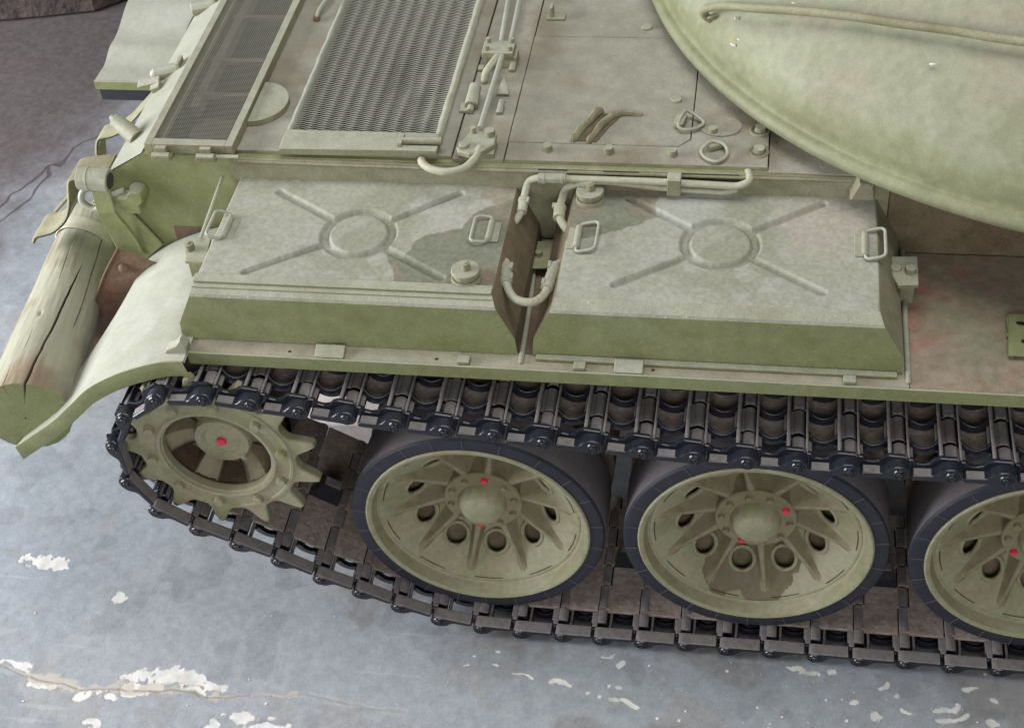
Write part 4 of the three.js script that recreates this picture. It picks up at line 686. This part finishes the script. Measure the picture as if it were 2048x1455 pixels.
// ---------------------------------------------------------------- drive sprocket
const SC = [-0.752, 0.735];
{
  const g = group('drive_sprocket', tank, SC[0], SC[1], 0);
  const N = 13, rt = 0.309, rr = 0.236, a0 = 11.3 * Math.PI / 180, out = [];
  for (let k = 0; k < N; k++) {
    const a = a0 + k * 2 * Math.PI / N, p = Math.PI / N;
    for (const [f, r] of [[-0.93, rr], [-0.62, rr + 0.004], [-0.42, rr + 0.016], [-0.28, rr + 0.036], [-0.15, rr + 0.058], [-0.05, rt - 0.001], [0.05, rt - 0.001], [0.15, rr + 0.058], [0.28, rr + 0.036], [0.42, rr + 0.016], [0.62, rr + 0.004]]) out.push([r * Math.cos(a + f * p), r * Math.sin(a + f * p)]);
  }
  const toothed = () => { const s = new THREE.Shape(out.map((p) => new THREE.Vector2(...p))); const h = new THREE.Path(); h.absarc(0, 0, 0.170, 0, Math.PI * 2, true); s.holes.push(h); return new THREE.ExtrudeGeometry(s, { depth: 0.022, bevelEnabled: true, bevelThickness: 0.006, bevelSize: 0.006, bevelSegments: 2, curveSegments: 48 }); };
  obj('toothed_ring', toothed().translate(0, 0, 0.066), M.wheel, g);
  obj('inner_toothed_ring', toothed().scale(0.86, 0.86, 1).translate(0, 0, -0.40), M.hull, g);
  obj('ring_rim', lathe([[0.172, 0.058], [0.166, 0.082], [0.170, 0.100], [0.180, 0.101], [0.184, 0.097], [0.188, 0.0945], [0.222, 0.0945], [0.226, 0.098], [0.234, 0.098], [0.238, 0.090]], 96, 0.5), M.wheel, g);
  for (let i = 0; i < 10; i++) { const a = (7.5 + i * 36.2) * Math.PI / 180; obj('bolt', cyl(0.0165, 0.015, [0.206 * Math.cos(a), 0.206 * Math.sin(a), 0.092], [0.206 * Math.cos(a), 0.206 * Math.sin(a), 0.112], 18), M.wheel, g); }
  obj('hub_disc', [lathe([[0.090, -0.02], [0.088, 0.028], [0.083, 0.040], [0.062, 0.046], [0.056, 0.040], [0.052, 0.034], [0.03, 0.035], [0.0, 0.036]], 56, 0.45), cyl(0.010, 0.009, [0.055, -0.055, 0.03], [0.062, -0.062, 0.05], 10)], M.wheel, g);
  obj('red_bolt', T(new THREE.CylinderGeometry(0.014, 0.016, 0.012, 6), 0.0, 0.0, 0.040, Math.PI / 2), M.red, g);
  for (let i = 0; i < 6; i++) {
    const a = -2.05 + i * Math.PI / 3, rows = [];
    for (let j = 0; j <= 8; j++) { const t = j / 8, r = 0.080 + 0.093 * t, w = 0.030 + 0.010 * t * t, z = 0.000 + 0.050 * t * t; rows.push([[r, -w, z - 0.05], [r, -w, z + 0.018], [r, -w * 0.75, z], [r, w * 0.75, z], [r, w, z + 0.018], [r, w, z - 0.05]]); }
    const o = obj('spoke', quads(rows), M.wheelRib, g); o.rotation.z = a;
  }
  obj('sprocket_drum', [lathe([[0.0, -0.10], [0.12, -0.095], [0.155, -0.07], [0.178, -0.04], [0.172, 0.060]], 64, 0.5), lathe([[0.190, -0.05], [0.21, -0.38]], 48, 0.5)], M.rust, g);
}

// ---------------------------------------------------------------- track
const PIN = [[2.26, 0.036], [2.123, 0.036], [1.986, 0.036], [1.849, 0.036], [1.712, 0.036], [1.575, 0.036], [1.438, 0.036], [1.301, 0.036], [1.164, 0.036], [1.033, 0.036], [0.898, 0.036], [0.762, 0.036], [0.633, 0.036], [0.501, 0.036], [0.370, 0.036], [0.247, 0.036], [0.115, 0.037], [-0.011, 0.044], [-0.143, 0.070], [-0.266, 0.124], [-0.384, 0.183], [-0.502, 0.241], [-0.623, 0.312], [-0.746, 0.378], [-0.863, 0.440], [-0.973, 0.519], [-1.034, 0.645], [-1.035, 0.797], [-0.969, 0.921], [-0.852, 1.010], [-0.711, 1.022], [-0.577, 1.006], [-0.439, 0.992], [-0.305, 0.976], [-0.168, 0.962], [-0.028, 0.950], [0.107, 0.940], [0.245, 0.929], [0.382, 0.918], [0.519, 0.909], [0.659, 0.903], [0.798, 0.897], [0.932, 0.892], [1.069, 0.891], [1.199, 0.891], [1.334, 0.892], [1.472, 0.893], [1.608, 0.894], [1.745, 0.894], [1.882, 0.894], [2.019, 0.894], [2.156, 0.894]];
const P0 = 0.137, WO = 0.146, WI = -0.434;
function shoeBody(horn) {
  const L = [], K = [], kn = (u, w0, w1) => { L.push(cyl(0.0195, 0.0195, [u, 0, w0], [u, 0, w1], 14)); };
  const web = (u0, u1, w0, w1) => L.push(box(u0, u1, -0.013, 0.0135, w0, w1, 0.004));
  // knuckles: far side (u = P0) and near side (u = 0)
  for (const [a, b] of [[0.046, 0.098], [-0.131, -0.059], [-0.291, -0.219], [-0.430, -0.377]]) { kn(P0, a, b); L.push(box(P0 - 0.0175, P0 + 0.0175, -0.020, 0.0165, a, b, 0.008), box(0.100, 0.124, -0.010, 0.0135, a, b, 0.004)); }
  for (const [a, b] of [[-0.050, 0.037], [-0.210, -0.140], [-0.368, -0.300]]) { kn(0, a, b); web(-0.014, 0.04, a, b); }
  L.arm = K;
  // outer arm with boss and its notched end wall
  const s = new THREE.Shape([[-0.012, 0.000], [-0.010, -0.033], [0.032, -0.035], [0.046, -0.028], [0.056, -0.014], [0.074, -0.008], [0.092, -0.011], [0.104, -0.024], [0.113, -0.025], [0.114, 0.004]].map((p) => new THREE.Vector2(...p)));
  K.push(new THREE.ExtrudeGeometry(s, { depth: 0.007, bevelEnabled: true, bevelThickness: 0.003, bevelSize: 0.002, bevelSegments: 2 }).translate(0, 0, 0.107));
  const td = new THREE.Shape(); td.moveTo(0.102, 0.0155); td.lineTo(-0.006, 0.0165); td.bezierCurveTo(-0.030, 0.0160, -0.032, -0.014, -0.016, -0.023); td.bezierCurveTo(-0.002, -0.031, 0.022, -0.028, 0.034, -0.014); td.quadraticCurveTo(0.042, -0.0015, 0.054, 0.000); td.lineTo(0.102, 0.0013); td.quadraticCurveTo(0.110, 0.007, 0.102, 0.0155);
  K.push(new THREE.ExtrudeGeometry(td, { depth: 0.032, bevelEnabled: true, bevelThickness: 0.005, bevelSize: 0.0045, bevelOffset: -0.0035, bevelSegments: 3, curveSegments: 8 }).translate(0, 0, 0.115));
  L.push(box(0.054, 0.1005, -0.0024, 0.004, 0.1215, 0.1475, 0.0012));
  K.push(cyl(0.0195, 0.0185, [0, -0.004, 0.148], [0, -0.004, 0.1545], 20));
  L.push(box(0.104, 0.124, -0.013, 0.0145, 0.055, 0.112, 0.005));
  // grouser walls on the ground side
  L.push(box(0.0225, 0.0335, -0.032, 0.004, WI + 0.02, 0.111, 0.005), box(0.1105, 0.1175, -0.030, 0.004, WI + 0.02, 0.111, 0.003));
  for (const w of [0.040, -0.048, -0.136, -0.224, -0.312, -0.4]) {
    const rows = [], n = 8;
    for (let i = 0; i <= n; i++) { const t = i / n, u = 0.029 + 0.086 * t, q = Math.sin(Math.PI * t), b = w + 0.022 * Math.pow(q, 0.7), h = -0.031 + 0.012 * q, f = 0.010 * (1 - q); rows.push([[u, 0.004, b - 0.009 - f], [u, h + 0.004, b - 0.0050 - f], [u, h, b - 0.001], [u, h + 0.003, b + 0.0035], [u, 0.004, b + 0.006]]); }
    L.push(quads(rows));
  }
  if (horn) { const h = new THREE.Shape([[0.02, 0.010], [0.118, 0.010], [0.094, 0.094], [0.046, 0.094]].map((p) => new THREE.Vector2(...p))); L.push(new THREE.ExtrudeGeometry(h, { depth: 0.026, bevelEnabled: true, bevelThickness: 0.005, bevelSize: 0.004, bevelSegments: 2 }).translate(0, 0, -0.16)); }
  return L;
}
const FING = [[0.052, 0.099, 1], [-0.053, 0.049, 0], [-0.134, -0.056, 1], [-0.213, -0.137, 0], [-0.294, -0.216, 1], [-0.371, -0.297, 0], [-0.430, -0.374, 1]];   // knuckle bands: 1 reaches over the far pin, 0 over the near pin
const shoePlate = () => {                                       // plate whose edges interlock with its neighbours
  const near = [], far = [];
  for (const [a, b, k] of FING.slice(1)) { near.push([k ? 0.0185 : -0.0145, b], [k ? 0.0185 : -0.0145, a]); far.push([k ? P0 + 0.0145 : P0 - 0.0185, b], [k ? P0 + 0.0145 : P0 - 0.0185, a]); }
  const o = [...near, ...far.reverse()], sh = new THREE.Shape(o.map(([u, w]) => new THREE.Vector2(u, -w)));
  const g = new THREE.ExtrudeGeometry(sh, { depth: 0.0070, bevelEnabled: true, bevelThickness: 0.0015, bevelSize: 0.0015, bevelOffset: -0.0015, bevelSegments: 1 });
  return [g.rotateX(-Math.PI / 2).translate(0, 0.0058, 0)];
};
const pinG = boxUV(merge([cyl(0.0115, 0.0105, [0, -0.004, 0.152], [0, -0.004, 0.159], 16)])), pinRing = boxUV(merge([T(new THREE.TorusGeometry(0.0150, 0.0022, 6, 20), 0, -0.004, 0.1550)]));
const V = { top: new THREE.Vector3(0, -1, 0), bottom: new THREE.Vector3(0, 1, 0) };
const shoeG = {};
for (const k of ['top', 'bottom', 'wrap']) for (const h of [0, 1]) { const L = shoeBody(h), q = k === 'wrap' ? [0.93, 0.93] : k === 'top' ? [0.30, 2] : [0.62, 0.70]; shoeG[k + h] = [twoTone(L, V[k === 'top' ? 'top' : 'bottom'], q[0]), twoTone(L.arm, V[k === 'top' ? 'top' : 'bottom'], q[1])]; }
const shift = (g, k) => { const q = g.clone(), uv = q.attributes.uv; for (let i = 0; i < uv.count; i++) uv.setXY(i, uv.getX(i) + k * 0.173, uv.getY(i) + k * 0.311); return q; };
const plateG = [0, 1, 2, 3, 4, 5].map((k) => shift(boxUV(merge(shoePlate())), k));
for (const k of Object.keys(shoeG)) shoeG[k] = [0, 1, 2].map((q) => shoeG[k].map((g) => shift(g, q)));
{
  const first = 'track_shoe', jit = mulberry(55);
  for (let i = 0; i < PIN.length - 1; i++) {
    const a = new THREE.Vector3(PIN[i + 1][0], PIN[i + 1][1], 0), b = new THREE.Vector3(PIN[i][0], PIN[i][1], 0);
    const U = b.clone().sub(a), len = U.length(); U.normalize(); const W = new THREE.Vector3(0, 0, 1), Nn = W.clone().cross(U);   // Nn looks inward
    const cls = Nn.y < -0.75 ? 'top' : Nn.y > 0.75 ? 'bottom' : 'wrap';
    const m = new THREE.Matrix4().makeBasis(U, Nn, W); const g = group(first, tank);
    g.applyMatrix4(m.setPosition(a.x, a.y, (jit() - 0.5) * 0.005)); g.scale.x = len / P0; g.rotation.z += (jit() - 0.5) * 0.03; g.rotation.y += (jit() - 0.5) * 0.008;
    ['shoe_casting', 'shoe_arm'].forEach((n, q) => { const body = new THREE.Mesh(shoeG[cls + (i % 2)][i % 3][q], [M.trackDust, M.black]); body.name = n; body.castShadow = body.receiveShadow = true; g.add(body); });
    put('shoe_plate', plateG[(i * 5) % 6], M.dirt, g, 0, 0, 0);
    put('track_pin', pinG, M.black, g, 0, 0, 0); put('pin_ring', pinRing, M.black, g, 0, 0, 0);
  }
}

// ---------------------------------------------------------------- unditching log
{
  const A = new THREE.Vector3(-1.352, 0.800, 0.045), B = new THREE.Vector3(-1.468, 0.808, -0.915), d = B.clone().sub(A), L = d.length();
  const log = new THREE.Group(); log.name = 'wooden_log'; log.position.copy(A); scene.add(log);
  log.userData = { label: 'thick grey weathered wooden log with long cracks lying across the rear of the tank', category: 'log' };
  log.quaternion.setFromUnitVectors(new THREE.Vector3(0, 0, -1), d.clone().normalize());
  const NA = 640, NL = 220, rows = [], crack = [[1.30, -0.1, 0.62, 0.030, 0.8], [0.66, 0.30, 0.95, 0.016, 0.3], [1.82, -0.1, 0.14, 0.012, 0.25], [1.52, 0.50, 0.80, 0.012, 0.2], [1.62, 0.16, 0.30, 0.012, 0.2]];
  for (let j = 0; j <= NL; j++) {
    const s = j / NL * L, row = [];
    for (let i = 0; i <= NA; i++) {
      const th = i / NA * Math.PI * 2; let r = (0.140 - 0.050 * Math.min(1, s / 0.92)) * Math.sqrt(Math.max(0.0004, 1 - Math.max(0, (s - L + 0.05) / 0.0501) ** 2)) + 0.006 * Math.sin(th * 2 + s * 2) + (fbm(i / NA, j / NL, 6, 4) - 0.5) * 0.006 + (vn(i / NA * 64, j / NL * 10, 64) - 0.5) * 0.0022;
      for (const [c0, s0, s1, w, dp] of crack) { const k = Math.exp(-(((s - 0.30) / 0.05) ** 2)) * 0; const c = c0 + 0.11 * (fbm(0.1 + c0, s * 0.25, 16, 4) - 0.5) * 2 + k + (c0 === 1.30 ? -0.50 * s : 0), q = Math.abs(th - c), f = sst(s0 - 0.02, s0 + 0.05, s) * sst(s1, s1 - 0.2, s); r -= 0.055 * dp * f * (1 - sst(w * 0.35 * (0.3 + f), w * (0.4 + 0.6 * f), q)); }
      r -= 0.006 * Math.exp(-(((th - 1.62) / 0.05) ** 2) - ((s - 0.33) / 0.012) ** 2);
      row.push([r * Math.cos(th), r * Math.sin(th), -s]);
    }
    rows.push(row);
  }
  const g = quads(rows), uv = []; for (let j = 0; j <= NL; j++) for (let i = 0; i <= NA; i++) uv.push(i / NA * 0.9, j / NL * L);
  g.setAttribute('uv', new THREE.Float32BufferAttribute(uv, 2));
  const r0 = mulberry(17);
  const wood = std({ map: tex(1024, (u, v) => { const n = fbm(u, v, 5, 5), st = vn(u * 128, v * 9, 128) * 0.6 + vn(u * 256, v * 24, 256) * 0.4; let c = mix3([146, 146, 126], [128, 124, 102], sst(0.42, 0.7, n)); c = mix3(c, [128, 104, 82], sst(0.55, 0.72, fbm(u + 0.3, v + 0.5, 4, 4)) * 0.55); const k = (st - 0.5) * 12 + (r0() - 0.5) * 18; return [c[0] + k, c[1] + k, c[2] + k]; }, true, 1), roughness: 0.8 });
  const bark = new THREE.Mesh(g, wood); bark.name = 'log_side'; bark.castShadow = bark.receiveShadow = true; log.add(bark);
  const ring = [rows[0], rows[0].map((p) => [p[0] * 0.62, p[1] * 0.62, 0.006]), rows[0].map((p) => [p[0] * 0.02, p[1] * 0.02, 0.008])];
  obj('log_end', quads(ring), M.olive, log);
  const bp = []; for (let i = 0; i <= 60; i++) { const a = i / 60 * Math.PI * 2, r = 0.102 + 0.004 * Math.sin(a * 3); bp.push([r * Math.cos(a), r * Math.sin(a), -0.80 + 0.03 * Math.cos(a)]); }
  const sr = [bp.map((p) => [p[0] * 0.97, p[1] * 0.97, p[2] - 0.03]), bp.map((p) => [p[0], p[1], p[2] - 0.028]), bp.map((p) => [p[0], p[1], p[2] + 0.028]), bp.map((p) => [p[0] * 0.97, p[1] * 0.97, p[2] + 0.03])];
  const strap = new THREE.Group(); strap.name = 'strap'; log.add(strap);
  obj('strap_band', quads(sr, true), M.hose, strap);
}
scene.traverse((o) => { if (o.isMesh) { o.castShadow = true; o.receiveShadow = true; } });
// names of repeats take a number
{ const seen = new Map(); for (const o of [...tank.children, ...scene.children]) if (o.name) { const n = seen.get(o.name) || 0; seen.set(o.name, n + 1); if (n) o.name += '_' + String(n).padStart(3, '0'); } }
renderer.render(scene, camera);
